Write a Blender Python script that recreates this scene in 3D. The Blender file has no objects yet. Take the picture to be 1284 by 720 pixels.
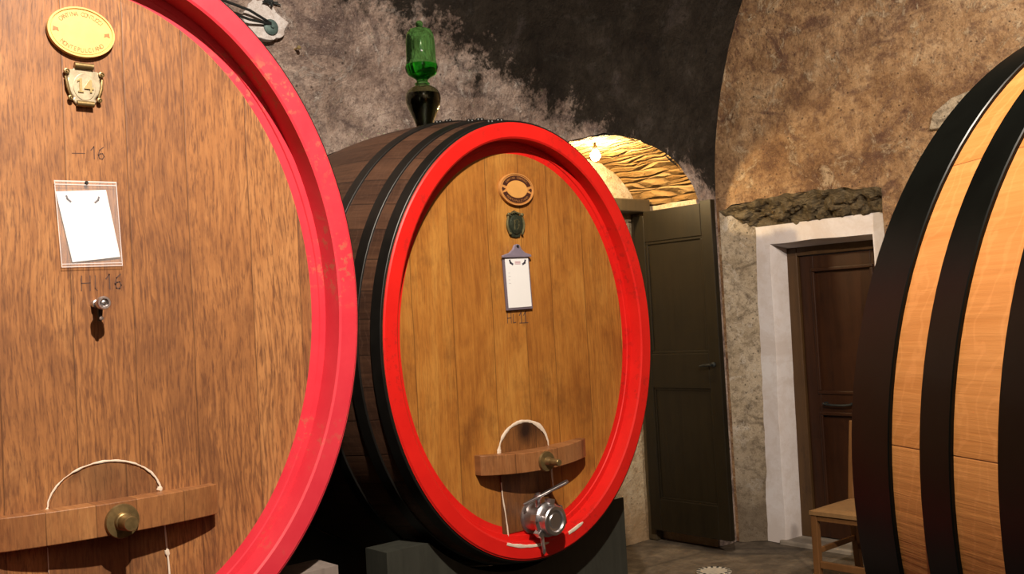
import bpy, bmesh, math, random
from mathutils import Vector, Matrix, noise
random.seed(7)
PI = math.pi
sc = bpy.context.scene
COL = sc.collection
# ------------------------------------------------------------------ camera
FPX, PITCH, ROLL, YAW, CAMH = 1256.5, .032, -.0549, .7248, 1.5
def cam_axes():
    R = Vector((math.cos(YAW), -math.sin(YAW), 0))
    F = Vector((math.sin(YAW)*math.cos(PITCH), math.cos(YAW)*math.cos(PITCH), math.sin(PITCH)))
    U = R.cross(F)
    return R*math.cos(ROLL)+U*math.sin(ROLL), U*math.cos(ROLL)-R*math.sin(ROLL), F
CR, CU, CF = cam_axes()
cd = bpy.data.cameras.new('camera'); co = bpy.data.objects.new('camera', cd); COL.objects.link(co)
cd.sensor_width = 36; cd.lens = FPX*36/1284; cd.clip_start = .02; cd.clip_end = 60
co.matrix_world = Matrix(((CR.x, CU.x, -CF.x, 0), (CR.y, CU.y, -CF.y, 0), (CR.z, CU.z, -CF.z, CAMH), (0, 0, 0, 1)))
sc.camera = co

# ------------------------------------------------------------------ node helpers
ALB = .72
class NT:
    def __init__(s, name):
        s.m = bpy.data.materials.new(name); s.m.use_nodes = True
        s.t = s.m.node_tree; s.t.nodes.clear()
        s.out = s.t.nodes.new('ShaderNodeOutputMaterial')
        s.b = s.t.nodes.new('ShaderNodeBsdfPrincipled')
        s.t.links.new(s.b.outputs[0], s.out.inputs[0])
        s.tc = s.t.nodes.new('ShaderNodeTexCoord')
    def link(s, a, b): s.t.links.new(a, b)
    def put(s, sock, v):
        if hasattr(v, 'is_output'): s.link(v, sock)
        elif isinstance(v, (tuple, list)) and len(v) == 3 and sock.type == 'RGBA': sock.default_value = (*v, 1)
        else: sock.default_value = v
    def map(s, src, scale=(1, 1, 1), loc=(0, 0, 0), rot=(0, 0, 0)):
        n = s.t.nodes.new('ShaderNodeMapping'); s.link(s.tc.outputs[src] if isinstance(src, str) else src, n.inputs[0])
        n.inputs['Scale'].default_value = scale; n.inputs['Location'].default_value = loc; n.inputs['Rotation'].default_value = rot
        return n.outputs[0]
    def noise(s, vec, scale, detail=4, rough=.55, dist=0., out='Fac'):
        n = s.t.nodes.new('ShaderNodeTexNoise'); s.link(vec, n.inputs['Vector'])
        n.inputs['Scale'].default_value = scale; n.inputs['Detail'].default_value = detail
        n.inputs['Roughness'].default_value = rough; n.inputs['Distortion'].default_value = dist
        return n.outputs[out]
    def vor(s, vec, scale, feature='F1', out='Distance', rnd=1., dim='3D'):
        n = s.t.nodes.new('ShaderNodeTexVoronoi'); n.voronoi_dimensions = dim; n.feature = feature
        if dim == '1D': s.link(vec, n.inputs['W'])
        else: s.link(vec, n.inputs['Vector'])
        n.inputs['Scale'].default_value = scale; n.inputs['Randomness'].default_value = rnd
        return n.outputs[out]
    def wave(s, vec, scale, dist=0, detail=2, dscale=1, dirn='X', prof='SIN', typ='BANDS'):
        n = s.t.nodes.new('ShaderNodeTexWave'); s.link(vec, n.inputs['Vector']); n.wave_type = typ
        n.bands_direction = dirn; n.wave_profile = prof
        for k, v in (('Scale', scale), ('Distortion', dist), ('Detail', detail), ('Detail Scale', dscale)): n.inputs[k].default_value = v
        return n.outputs['Fac']
    def ramp(s, fac, stops, interp='LINEAR'):
        n = s.t.nodes.new('ShaderNodeValToRGB'); s.link(fac, n.inputs[0]); n.color_ramp.interpolation = interp
        e = n.color_ramp.elements
        while len(e) < len(stops): e.new(.5)
        for el, (p, c) in zip(e, stops):
            el.position = p; el.color = (c, c, c, 1) if not isinstance(c, tuple) else (*c, 1)
        return n.outputs[0]
    def mix(s, fac, a, b, mode='MIX'):
        n = s.t.nodes.new('ShaderNodeMix'); n.data_type = 'RGBA'; n.blend_type = mode; n.clamp_factor = True
        s.put(n.inputs[0], fac); s.put(n.inputs[6], a); s.put(n.inputs[7], b)
        return n.outputs[2]
    def math(s, op, a, b=0., c=0.):
        n = s.t.nodes.new('ShaderNodeMath'); n.operation = op
        s.put(n.inputs[0], a); s.put(n.inputs[1], b); s.put(n.inputs[2], c)
        return n.outputs[0]
    def sep(s, vec):
        n = s.t.nodes.new('ShaderNodeSeparateXYZ'); s.link(vec, n.inputs[0]); return n.outputs
    def bump(s, h, strength=.3, dist=.01, prev=None):
        n = s.t.nodes.new('ShaderNodeBump'); s.link(h, n.inputs['Height']); n.inputs['Strength'].default_value = strength
        n.inputs['Distance'].default_value = dist
        if prev is not None: s.link(prev, n.inputs['Normal'])
        return n.outputs[0]
    def fin(s, col, rough=.5, metal=0., normal=None, spec=.5, **kw):
        if 'Transmission_Weight' not in kw and 'Alpha' not in kw:      # reflectances scaled down to cut bounce in the shade; exposure compensates
            col = tuple(c*ALB for c in col) if isinstance(col, tuple) else s.mix(1., col, (ALB, ALB, ALB), 'MULTIPLY')
        s.put(s.b.inputs['Base Color'], col); s.put(s.b.inputs['Roughness'], rough); s.b.inputs['Metallic'].default_value = metal
        s.b.inputs['Specular IOR Level'].default_value = spec
        if normal is not None: s.link(normal, s.b.inputs['Normal'])
        for k, v in kw.items(): s.put(s.b.inputs[k.replace('_', ' ')], v)
        return s.m

def m_plain(name, col, rough=.5, metal=0., var=.12, scale=30, bump=.1, spec=.5):
    n = NT(name); v = n.map('Object')
    f = n.noise(v, scale, 4)
    c = n.mix(n.ramp(f, [(.3, 0.), (.7, 1.)]), tuple(x*(1-var) for x in col), tuple(min(1, x*(1+var)) for x in col))
    return n.fin(c, rough, metal, n.bump(f, bump, .003), spec)

def m_head(name, lo, mid, hi, dark, plank, seed, figure=.5, mott=.5, rough=.5, stain=None):
    """vertical oak planks, object space: x across, z along the grain"""
    n = NT(name); v = n.map('Object'); x, y, z = n.sep(v)
    w = n.noise(n.map('Object', (1, 1, 1.2), (seed, 0, 0)), 2.2, 3, .5)
    xs = n.math('ADD', x, n.math('MULTIPLY', n.math('SUBTRACT', w, .5), .012))
    xs = n.math('ADD', xs, seed)
    pc = n.sep(n.vor(xs, 1/plank, out='Color', rnd=.55, dim='1D'))[0]
    edge = n.vor(xs, 1/plank, 'DISTANCE_TO_EDGE', rnd=.55, dim='1D')
    # each plank shifts its own grain
    cmb = n.t.nodes.new('ShaderNodeCombineXYZ'); n.link(xs, cmb.inputs[0]); n.link(n.math('MULTIPLY', pc, 13.), cmb.inputs[1]); n.link(z, cmb.inputs[2])
    g = cmb.outputs[0]
    wv = n.noise(n.map(g, (3.0, 1, 1.1), (1, 5, 3)), 1., 2, .5, .3)      # the grain lines wander
    cm2 = n.t.nodes.new('ShaderNodeCombineXYZ'); n.link(n.math('ADD', xs, n.math('MULTIPLY', n.math('SUBTRACT', wv, .5), (.11*figure))), cm2.inputs[0]); n.link(n.math('MULTIPLY', pc, 13.), cm2.inputs[1]); n.link(z, cm2.inputs[2])
    g = cm2.outputs[0]
    grain = n.noise(n.map(g, (60, 1, 4.5)), 1., 6, .68, .5)
    fine = n.noise(n.map(g, (190, 1, 22)), 1., 3, .65, .3)
    fig = n.wave(n.map(g, (1, 1, .2)), 22, 13, 3, 1.3)
    broad = n.noise(n.map(g, (5, 1, 3.)), 1., 5, .6, .6)
    f = n.math('ADD', n.math('MULTIPLY', grain, .42), n.math('MULTIPLY', broad, .58))
    f = n.math('ADD', f, n.math('MULTIPLY', n.math('SUBTRACT', pc, .5), .17))
    col = n.ramp(f, [(.36, lo), (.5, mid), (.64, hi)])
    reg = n.ramp(n.noise(n.map(g, (3, 1, 1.4), (3, 0, 2)), 1.6, 3, .5), [(.42, .15), (.6, 1.)])
    col = n.mix(n.math('MULTIPLY', n.math('MULTIPLY', n.ramp(fig, [(.2, 1.), (.55, 0.)]), reg), figure*.5), col, dark)
    col = n.mix(n.math('MULTIPLY', n.ramp(fine, [(.48, 0.), (.66, 1.)]), mott), col, dark)
    st = n.noise(n.map(g, (7, 1, 5)), 1.3, 6, .66)
    col = n.mix(n.math('MULTIPLY', n.ramp(st, [(.52, 0.), (.74, 1.)]), .55), col, dark)
    if stain:
        for sx, sz, sr, amt in stain:
            d = n.t.nodes.new('ShaderNodeVectorMath'); d.operation = 'DISTANCE'
            c3 = n.t.nodes.new('ShaderNodeCombineXYZ'); n.link(x, c3.inputs[0]); n.link(n.math('MULTIPLY', z, .8), c3.inputs[2])
            n.link(c3.outputs[0], d.inputs[0]); d.inputs[1].default_value = (sx, 0, sz*.8)
            dn = n.math('ADD', d.outputs['Value'], n.math('MULTIPLY', n.math('SUBTRACT', st, .5), sr))
            col = n.mix(n.math('MULTIPLY', n.ramp(n.math('DIVIDE', dn, sr), [(.3, 1.), (1., 0.)]), amt), col, (dark[0]*.35, dark[1]*.35, dark[2]*.4))
    seam = n.ramp(edge, [(0., 1.), (.018, 0.)])
    col = n.mix(n.math('MULTIPLY', seam, .6), col, (dark[0]*.3, dark[1]*.3, dark[2]*.3))
    hb = n.math('SUBTRACT', grain, n.math('MULTIPLY', seam, .8))
    return n.fin(col, rough, 0, n.bump(hb, .25, .003), .35)

def m_stave(name, lo, hi, dark, seamw, figure, rough=.45, stave=.11, seamamt=.7):
    n = NT(name); v = n.map('UV'); u, w, _ = n.sep(v)     # u round the cask, w along it, metres
    pc = n.sep(n.vor(u, 1/stave, out='Color', rnd=.5, dim='1D'))[0]
    edge = n.vor(u, 1/stave, 'DISTANCE_TO_EDGE', rnd=.5, dim='1D')
    cmb = n.t.nodes.new('ShaderNodeCombineXYZ'); n.link(u, cmb.inputs[0]); n.link(n.math('MULTIPLY', pc, 11.), cmb.inputs[2]); n.link(w, cmb.inputs[1])
    g = cmb.outputs[0]
    grain = n.noise(n.map(g, (90, 4, 1)), 1., 5, .6, .3)
    broad = n.noise(n.map(g, (9, 3, 1)), 1., 4, .6)
    fleck = n.wave(n.map(g, (.6, 1, 1), rot=(0, 0, .25)), 11, 14, 3, 1.4, 'Y')
    f = n.math('ADD', n.math('MULTIPLY', grain, .5), n.math('MULTIPLY', broad, .5))
    f = n.math('ADD', f, n.math('MULTIPLY', n.math('SUBTRACT', pc, .5), .2))
    col = n.ramp(f, [(.35, lo), (.65, hi)])
    col = n.mix(n.math('MULTIPLY', n.ramp(fleck, [(.86, 0.), (.97, 1.)]), figure), col, tuple(min(1, c*1.35+.03) for c in hi))
    seam = n.ramp(edge, [(0., 1.), (seamw, 0.)])
    col = n.mix(n.math('MULTIPLY', seam, seamamt), col, dark)
    return n.fin(col, rough, 0, n.bump(n.math('SUBTRACT', grain, seam), .2, .003), .4)

def m_red(name, base, alt, chip, chipamt, rough=.45):
    n = NT(name); v = n.map('Object')
    a = n.noise(v, 9, 5, .6); b = n.noise(n.map('Object', (1, 1, 1), (4, 2, 1)), 38, 4, .65)
    col = n.mix(n.ramp(a, [(.35, 0.), (.7, 1.)]), base, alt)
    big = n.noise(v, 4.5, 3, .5)
    ch = n.math('MULTIPLY', n.ramp(b, [(.54, 0.), (.60, 1.)]), n.ramp(big, [(.48, 0.), (.62, 1.)]))
    col = n.mix(n.math('MULTIPLY', ch, chipamt), col, chip)
    return n.fin(col, rough, 0, n.bump(b, .12, .003), .3)

def m_plaster(name, cols, dirt, white, warm=None, mould_shade=None, scale=1., bmp=.6, low=None, whiteamt=.7, pit=.8):
    """rough old render: mottled patches, pits, pale lime scabs. mould_shade: black mould plus lamp cut-off shade put into the colour"""
    n = NT(name); v = n.map('Object')
    wv = n.noise(v, 3*scale, 4, .6, 0., 'Color')
    a = n.noise(v, 1.5*scale, 7, .62, .6); b = n.noise(n.map('Object', (1, 1, 1), (7, 3, 9)), 5*scale, 7, .66, .4)
    c = n.noise(n.map('Object', (1, 1, 1), (1, 8, 2)), 22*scale, 5, .7)
    d = n.noise(n.map('Object', (1, 1, 1.6), (3, 3, 5)), 2.6*scale, 8, .7, 1.2)
    fine = n.noise(v, 75*scale, 4, .7)
    flake = n.noise(n.map('Object', (1, 1, 1), (2, 2, 8)), 30*scale, 7, .78, .6)
    spk = n.noise(n.map('Object', (1, 1, 1), (9, 2, 1)), 90*scale, 5, .75)
    f = n.math('ADD', n.math('MULTIPLY', a, .40), n.math('ADD', n.math('MULTIPLY', b, .38), n.math('MULTIPLY', flake, .22)))
    col = n.ramp(f, [(.38, cols[0]), (.47, cols[1]), (.53, cols[2]), (.63, cols[3])])
    col = n.mix(n.math('MULTIPLY', n.ramp(c, [(.38, 1.), (.52, 0.)]), .55), col, dirt)
    col = n.mix(n.math('MULTIPLY', n.ramp(d, [(.53, 0.), (.63, 1.)]), .75), col, dirt)
    whm = n.noise(n.map('Object', (1, 1, 1), (5, 5, 0)), 5*scale, 9, .76, 1.0)
    wh = n.math('MULTIPLY', n.ramp(n.math('ADD', n.math('MULTIPLY', whm, .75), n.math('MULTIPLY', flake, .25)), [(.54, 0.), (.60, 1.)]), whiteamt)
    col = n.mix(wh, col, white)
    col = n.mix(n.math('MULTIPLY', n.ramp(spk, [(.58, 0.), (.70, 1.)]), whiteamt*.8), col, white)
    col = n.mix(n.ramp(spk, [(.32, pit*.9), (.44, 0.)]), col, tuple(x*.5 for x in dirt))
    pits = n.vor(n.map('Object', (1, 1, 1)), 24*scale)
    col = n.mix(n.math('MULTIPLY', n.ramp(pits, [(.08, 1.), (.20, 0.)]), n.ramp(b, [(.45, 0.), (.55, pit)])), col, tuple(x*.3 for x in dirt))
    x, y, z = n.sep(v)
    wob = n.noise(n.map('Object', (1, 1, 1), (2, 9, 4)), 2.1, 8, .68, .5)
    wob2 = n.noise(n.map('Object', (1, 1, 1), (6, 1, 4)), 9, 6, .7, .3)
    if mould_shade:                              # black mould plus lamp cut-off shade put into the colour: above a sagging line z > k0 + k1*x
        k0, k1, soft = mould_shade
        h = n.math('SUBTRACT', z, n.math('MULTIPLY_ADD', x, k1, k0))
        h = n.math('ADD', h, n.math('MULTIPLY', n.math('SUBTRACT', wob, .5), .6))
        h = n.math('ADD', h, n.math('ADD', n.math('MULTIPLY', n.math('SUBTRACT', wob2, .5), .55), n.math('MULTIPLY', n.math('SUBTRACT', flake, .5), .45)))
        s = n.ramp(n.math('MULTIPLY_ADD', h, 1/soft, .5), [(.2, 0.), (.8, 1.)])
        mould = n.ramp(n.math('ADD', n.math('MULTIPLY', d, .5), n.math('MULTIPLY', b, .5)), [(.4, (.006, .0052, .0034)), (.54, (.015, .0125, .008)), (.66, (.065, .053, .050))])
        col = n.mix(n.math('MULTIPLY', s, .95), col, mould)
    if low:                               # damp crust near the floor
        s = n.ramp(n.math('ADD', z, n.math('MULTIPLY', n.math('SUBTRACT', wob, .5), .9)), [(low*.3, 1.), (low, 0.)])
        col = n.mix(n.math('MULTIPLY', s, .8), col, dirt)
    hgt = n.math('ADD', n.math('MULTIPLY', b, .6), n.math('ADD', n.math('MULTIPLY', c, .35), n.math('ADD', n.math('MULTIPLY', flake, .35), n.math('MULTIPLY', fine, .1))))
    hgt = n.math('ADD', hgt, n.math('MULTIPLY', wh, .15))
    return n.fin(col, .9, 0, n.bump(hgt, bmp, .06), .15)

# ------------------------------------------------------------------ mesh helpers (world coordinates)
def tag(o, label=None, cat=None, group=None, kind=None):
    if label: o['label'] = label
    if cat: o['category'] = cat
    if group: o['group'] = group
    if kind: o['kind'] = kind
    return o
def empty(name, loc, label, cat, group=None):
    o = bpy.data.objects.new(name, None); COL.objects.link(o); o.location = loc; o.empty_display_size = .1
    return tag(o, label, cat, group)
def wloc(o):
    v = Vector(o.location)
    while o.parent: o = o.parent; v += Vector(o.location)
    return v
def obj(name, bm, mats, parent=None, loc=None, smooth=False, label=None, bevel=0, flat_deg=None):
    """bm holds world coordinates; the object sits at loc (or its parent's place)"""
    base = Vector(loc) if loc is not None else (wloc(parent) if parent else Vector((0, 0, 0)))
    bmesh.ops.recalc_face_normals(bm, faces=bm.faces)
    bmesh.ops.translate(bm, verts=bm.verts, vec=-base)
    me = bpy.data.meshes.new(name); bm.to_mesh(me); bm.free()
    for m in (mats if isinstance(mats, (list, tuple)) else [mats]): me.materials.append(m)
    if smooth:
        for p in me.polygons: p.use_smooth = True
        me.set_sharp_from_angle(angle=math.radians(flat_deg or 35))
    o = bpy.data.objects.new(name, me); COL.objects.link(o)
    if parent: o.parent = parent; o.location = base - wloc(parent)
    else: o.location = base
    if bevel:
        b = o.modifiers.new('bevel', 'BEVEL'); b.width = bevel; b.segments = 2; b.limit_method = 'ANGLE'; b.angle_limit = math.radians(40)
    if label: o['label'] = label
    return o
def BM(): return bmesh.new()
def box(bm, x0, x1, y0, y1, z0, z1, M=None):
    vs = [bm.verts.new((x, y, z)) for x in (x0, x1) for y in (y0, y1) for z in (z0, z1)]
    for f in ((0, 1, 3, 2), (4, 6, 7, 5), (0, 4, 5, 1), (2, 3, 7, 6), (0, 2, 6, 4), (1, 5, 7, 3)): bm.faces.new([vs[i] for i in f])
    if M is not None: bmesh.ops.transform(bm, matrix=M, verts=vs)
    return vs
def basis(d):
    d = Vector(d).normalized(); a = Vector((0, 0, 1)) if abs(d.z) < .9 else Vector((1, 0, 0))
    u = d.cross(a).normalized(); return u, d.cross(u).normalized(), d
def lathe(bm, prof, o, d=(0, 0, 1), seg=32, mat=0):
    """prof: (radius, distance along d)"""
    u, v, d = basis(d); o = Vector(o); rings = []
    for r, h in prof:
        if r < 1e-6: rings.append([bm.verts.new(o+d*h)])
        else: rings.append([bm.verts.new(o+d*h+(u*math.cos(2*PI*i/seg)+v*math.sin(2*PI*i/seg))*r) for i in range(seg)])
    for a, b in zip(rings, rings[1:]):
        for i in range(seg):
            j = (i+1) % seg
            if len(a) == 1 and len(b) == 1: continue
            if len(a) == 1: f = bm.faces.new((a[0], b[i], b[j]))
            elif len(b) == 1: f = bm.faces.new((a[i], a[j], b[0]))
            else: f = bm.faces.new((a[i], a[j], b[j], b[i]))
            f.material_index = mat
    return rings
def tube(bm, pts, rad, seg=8):
    pts = [Vector(p) for p in pts]; rings = []; n = len(pts)
    for i, p in enumerate(pts):
        d = (pts[min(i+1, n-1)]-pts[max(i-1, 0)]); u, v, _ = basis(d)
        if rings:
            pu = (rings[-1][0].co-pts[i-1]).normalized(); d = d.normalized(); u = (pu-d*pu.dot(d)).normalized(); v = d.cross(u)
        r = rad[i] if isinstance(rad, (list, tuple)) else rad
        rings.append([bm.verts.new(p+(u*math.cos(2*PI*k/seg)+v*math.sin(2*PI*k/seg))*r) for k in range(seg)])
    for a, b in zip(rings, rings[1:]):
        for k in range(seg): bm.faces.new((a[k], a[(k+1) % seg], b[(k+1) % seg], b[k]))
    bm.faces.new(rings[0][::-1]); bm.faces.new(rings[-1])
def prism(bm, poly, y0, y1, mat=0):
    """polygon in x,z extruded from y0 to y1"""
    a = [bm.verts.new((x, y0, z)) for x, z in poly]; b = [bm.verts.new((x, y1, z)) for x, z in poly]
    fs = [bm.faces.new(a), bm.faces.new(b[::-1])]
    for i in range(len(a)): fs.append(bm.faces.new((a[i], b[i], b[(i+1) % len(a)], a[(i+1) % len(a)])))
    for f in fs: f.material_index = mat
def glyph(bm, ch, cx, cz, y, h, ang=0., depth=.001, sx=1., mat=0):
    """one letter standing on the plane y facing -y, centred at cx,cz"""
    cu = bpy.data.curves.new('t', 'FONT'); cu.body = ch; cu.size = 1; cu.align_x = 'CENTER'; cu.extrude = 0
    to = bpy.data.objects.new('t', cu); COL.objects.link(to)
    me = to.to_mesh(); vs = [v.co.copy() for v in me.vertices]; fs = [list(p.vertices) for p in me.polygons]
    to.to_mesh_clear(); bpy.data.objects.remove(to); bpy.data.curves.remove(cu)
    ca, sa = math.cos(ang), math.sin(ang); new = []
    for v in vs:
        px, pz = v.x*h*sx*1.35, (v.y-.35)*h*1.35
        new.append(bm.verts.new((cx+px*ca-pz*sa, y-depth, cz+px*sa+pz*ca)))
    for f in fs:
        g = bm.faces.new([new[i] for i in f]); g.material_index = mat
    fl = [f for f in bm.faces if f.verts[0] in new]
def ribbon(bm, pts, w, y, depth=.0006):
    """hand-drawn stroke on plane y facing -y: pts x,z"""
    for (x0, z0), (x1, z1) in zip(pts, pts[1:]):
        d = math.hypot(x1-x0, z1-z0) or 1e-6; tx, tz = (x1-x0)/d*w*.4, (z1-z0)/d*w*.4; nx, nz = -(z1-z0)/d*w/2, (x1-x0)/d*w/2
        prism(bm, [(x0-tx+nx, z0-tz+nz), (x0-tx-nx, z0-tz-nz), (x1+tx-nx, z1+tz-nz), (x1+tx+nx, z1+tz+nz)], y-depth, y+.0002)

# ------------------------------------------------------------------ materials
M = {}
M['head_left'] = m_head('oak_head_warm', (.27, .110, .040), (.40, .168, .057), (.52, .240, .086), (.115, .043, .022), .15, 3.3, .9, .7, .5, [(.01, .27, .09, .55), (-.02, .33, .05, .3)])
M['head_mid'] = m_head('oak_head_golden', (.32, .112, .020), (.46, .182, .033), (.57, .262, .054), (.115, .038, .012), .16, 8.1, .3, .25, .45)
M['hatch_l'] = m_head('oak_hatch_warm', (.22, .085, .032), (.33, .138, .050), (.43, .20, .076), (.08, .03, .018), .2, 1.7, .5, .5, .5, [(-.065, .525, .035, .9), (0, .5, .05, .3), (.03, .36, .2, .35)])
M['hatch_m'] = m_head('oak_hatch_dark', (.16, .06, .018), (.26, .105, .03), (.33, .15, .04), (.05, .02, .012), .2, 5.7, .3, .4, .5, [(-.01, .435, .05, .95), (.05, .44, .05, .5), (.05, .18, .1, .5)])
M['bar_l'] = m_head('oak_bar_warm', (.24, .092, .034), (.36, .152, .054), (.46, .215, .078), (.08, .03, .016), .11, 2.2, .2, .35, .45)
M['bar_m'] = m_head('oak_bar_brown', (.24, .09, .03), (.34, .14, .05), (.42, .19, .075), (.08, .03, .015), .17, 6.2, .2, .25, .4)
M['stave_dark'] = m_stave('stave_dark', (.045, .02, .012), (.12, .055, .03), (.012, .007, .005), .03, .15, .5)
M['stave_new'] = m_stave('stave_new_oak', (.47, .180, .045), (.60, .258, .076), (.10, .03, .01), .004, .16, .38, .33, .8)
M['red_pink'] = m_red('red_paint_worn', (.74, .035, .060), (.80, .05, .075), (.42, .20, .10), .5, .5)
M['red'] = m_red('red_paint', (.80, .017, .012), (.72, .013, .010), (.25, .02, .015), .35, .42)
M['hoop'] = m_plain('black_hoop_iron', (.002, .0024, .0018), .3, 0., .3, 14, .12, .2)
M['hoop_dull'] = m_plain('black_hoop_dull', (.007, .006, .005), .42, 0., .3, 20, .2, .45)
M['tallow'] = m_plain('tallow', (.86, .72, .58), .5, 0, .08, 60, .2)
M['tallow_thin'] = m_plain('tallow_thin', (.80, .58, .40), .5, 0, .15, 80, .2)
M['brass'] = m_plain('old_brass', (.30, .21, .09), .42, .75, .25, 60, .2)
M['brass_bright'] = m_plain('brass_bright', (.62, .48, .22), .35, .7, .1, 60, .1)
M['pewter'] = m_plain('pale_brass', (.52, .44, .30), .4, .5, .25, 50, .15)
M['verdigris'] = m_plain('verdigris_bronze', (.045, .055, .035), .4, .45, .4, 70, .25)
M['verdigris_hi'] = m_plain('bronze_edge', (.22, .20, .10), .38, .6, .3, 70, .2)
M['steel'] = m_plain('stainless_steel', (.80, .78, .80), .34, 1., .06, 25, .05)
M['steel_dark'] = m_plain('steel_worn', (.62, .58, .58), .40, 1., .12, 25, .05)
M['black'] = m_plain('black_rubber', (.012, .012, .012), .5)
M['med_wood'] = m_plain('plaque_wood_pale', (.86, .56, .17), .45, 0, .07, 40, .05)
M['med_letter'] = m_plain('plaque_letter_ochre', (.40, .17, .035), .5, 0, .1, 40, .05)
M['med_wood2'] = m_plain('plaque_wood_tan', (.62, .28, .08), .4, 0, .08, 40, .05)
M['med_center'] = m_plain('plaque_wood_light', (.74, .37, .10), .4, 0, .06, 40, .05)
M['med_dark'] = m_plain('plaque_inlay_brown', (.06, .016, .008), .5, 0, .15, 40, .05)
M['paper'] = m_plain('white_paper', (.92, .92, .93), .7, 0, .01, 20, .02)
M['ink'] = m_plain('dark_ink', (.06, .05, .08), .7)
M['ink_red'] = m_plain('pink_ink', (.62, .35, .40), .7)
M['ink_pale'] = m_plain('pale_grey_ink', (.62, .62, .66), .7)
M['board'] = m_plain('grey_lilac_clipboard', (.20, .16, .20), .4, .2, .1, 30, .05)
M['board_clip'] = m_plain('lilac_steel_clip', (.42, .36, .48), .35, .5, .1, 30, .05)
M['pencil'] = m_plain('pencil_marks', (.10, .045, .03), .8)
n = NT('clear_plastic'); v = n.map('Object')
n.fin((.97, .95, .97), .12, 0, n.bump(n.noise(v, 26, 3), .35, .004), .6, Alpha=.06); M['plastic'] = n.m
n = NT('plastic_seam'); n.fin((.95, .92, .95), .2, 0, None, .6, Alpha=.3); M['plastic_edge'] = n.m
n = NT('green_glass'); n.fin((.50, .88, .50), .02, 0, None, .6, Transmission_Weight=1., IOR=1.1); M['glass_green'] = n.m
n = NT('green_wine_water'); n.fin((.10, .75, .14), .02, 0, None, .5, Transmission_Weight=1., IOR=1.33); M['green_liquid'] = n.m
n = NT('smoky_glass'); n.fin((.55, .58, .42), .03, 0, None, .5, Transmission_Weight=1., IOR=1.25); M['glass_smoke'] = n.m
n = NT('dark_wine'); n.fin((.006, .008, .005), .06, 0, None, .5); M['wine'] = n.m
M['door_green'] = None
def m_paintwood(name, lo, hi, dark, rough, amt=.5):
    n = NT(name); v = n.map('Object')
    g = n.noise(n.map('Object', (30, 30, 2.0)), 1., 5, .6, .3); b = n.noise(v, 3, 5, .6)
    col = n.ramp(n.math('ADD', n.math('MULTIPLY', g, .5), n.math('MULTIPLY', b, .5)), [(.35, lo), (.65, hi)])
    sp = n.noise(n.map('Object', (1, 1, .5), (3, 1, 2)), 14, 5, .7)
    col = n.mix(n.math('MULTIPLY', n.ramp(sp, [(.55, 0.), (.72, 1.)]), amt), col, dark)
    return n.fin(col, rough, 0, n.bump(g, .25, .004), .35)
M['door_green'] = m_paintwood('olive_black_paint', (.008, .0056, .002), (.016, .011, .004), (.004, .003, .0015), .45)
M['door_brown'] = m_paintwood('walnut_door', (.024, .0075, .0028), (.046, .0155, .0055), (.012, .004, .002), .4)
M['casing'] = m_paintwood('door_casing', (.06, .03, .012), (.10, .05, .018), (.03, .014, .006), .45)
M['chair_wood'] = m_paintwood('chair_wood', (.13, .057, .019), (.20, .09, .03), (.09, .04, .016), .45, .3)
M['rush'] = m_paintwood('rush_seat', (.20, .105, .038), (.28, .15, .055), (.10, .05, .02), .7, .4)
M['beam'] = m_paintwood('old_beam', (.05, .035, .018), (.10, .07, .035), (.02, .014, .008), .6)
M['cradle'] = m_paintwood('grey_green_cradle', (.026, .027, .021), (.046, .046, .036), (.016, .015, .011), .6)
M['cradle_pale'] = m_paintwood('pale_cradle', (.20, .16, .14), (.32, .26, .23), (.12, .09, .08), .7)
M['white_frame'] = m_plaster('limewash', [(.70, .63, .62), (.75, .69, .69), (.78, .73, .74), (.80, .77, .78)], (.66, .58, .55), (.82, .79, .80), scale=.6, bmp=.08, low=.2, whiteamt=.3, pit=.05)
M['wall'] = m_plaster('old_render_back', [(.20, .135, .115), (.42, .31, .255), (.60, .465, .395), (.74, .62, .55)], (.13, .092, .088), (.80, .70, .64), mould_shade=(3.72, -.275, .22), bmp=.8)
M['wall_far'] = m_plaster('low_bounce_render', [(.02, .017, .013), (.04, .033, .026), (.06, .05, .04), (.09, .075, .06)], (.015, .012, .01), (.16, .14, .12), bmp=.5)  # unseen walls, coloured dark to cut bounce light
M['wall_r'] = m_plaster('old_render_right', [(.14, .070, .036), (.31, .175, .088), (.45, .275, .145), (.62, .44, .27)], (.12, .058, .042), (.72, .56, .38), bmp=.75, scale=1.05, whiteamt=.6)
M['reveal'] = m_plaster('grey_beige_render', [(.30, .23, .155), (.40, .32, .225), (.46, .375, .275), (.50, .42, .32)], (.11, .08, .055), (.58, .52, .45), bmp=.35, low=.75, scale=1.2)
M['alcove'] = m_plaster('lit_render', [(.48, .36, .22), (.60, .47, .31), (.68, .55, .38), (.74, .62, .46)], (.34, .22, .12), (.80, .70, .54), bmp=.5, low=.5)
n = NT('vault_stone'); v = n.map('Object')
lay = n.vor(n.map('Object', (12, 1.6, 9)), 1.6, 'DISTANCE_TO_EDGE'); cc = n.sep(n.vor(n.map('Object', (12, 1.6, 9)), 1.6, out='Color'))[0]
bb = n.noise(v, 14, 6, .65)
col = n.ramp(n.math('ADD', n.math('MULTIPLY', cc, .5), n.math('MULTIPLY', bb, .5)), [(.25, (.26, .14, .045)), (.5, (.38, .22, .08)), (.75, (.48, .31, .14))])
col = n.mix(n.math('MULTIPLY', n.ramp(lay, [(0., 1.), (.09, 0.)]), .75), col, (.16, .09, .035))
M['vault_stone'] = n.fin(col, .9, 0, n.bump(n.math('ADD', n.ramp(lay, [(0., 0.), (.2, 1.)]), bb), .8, .03), .15)
n = NT('hewn_stone'); v = n.map('Object')
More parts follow.
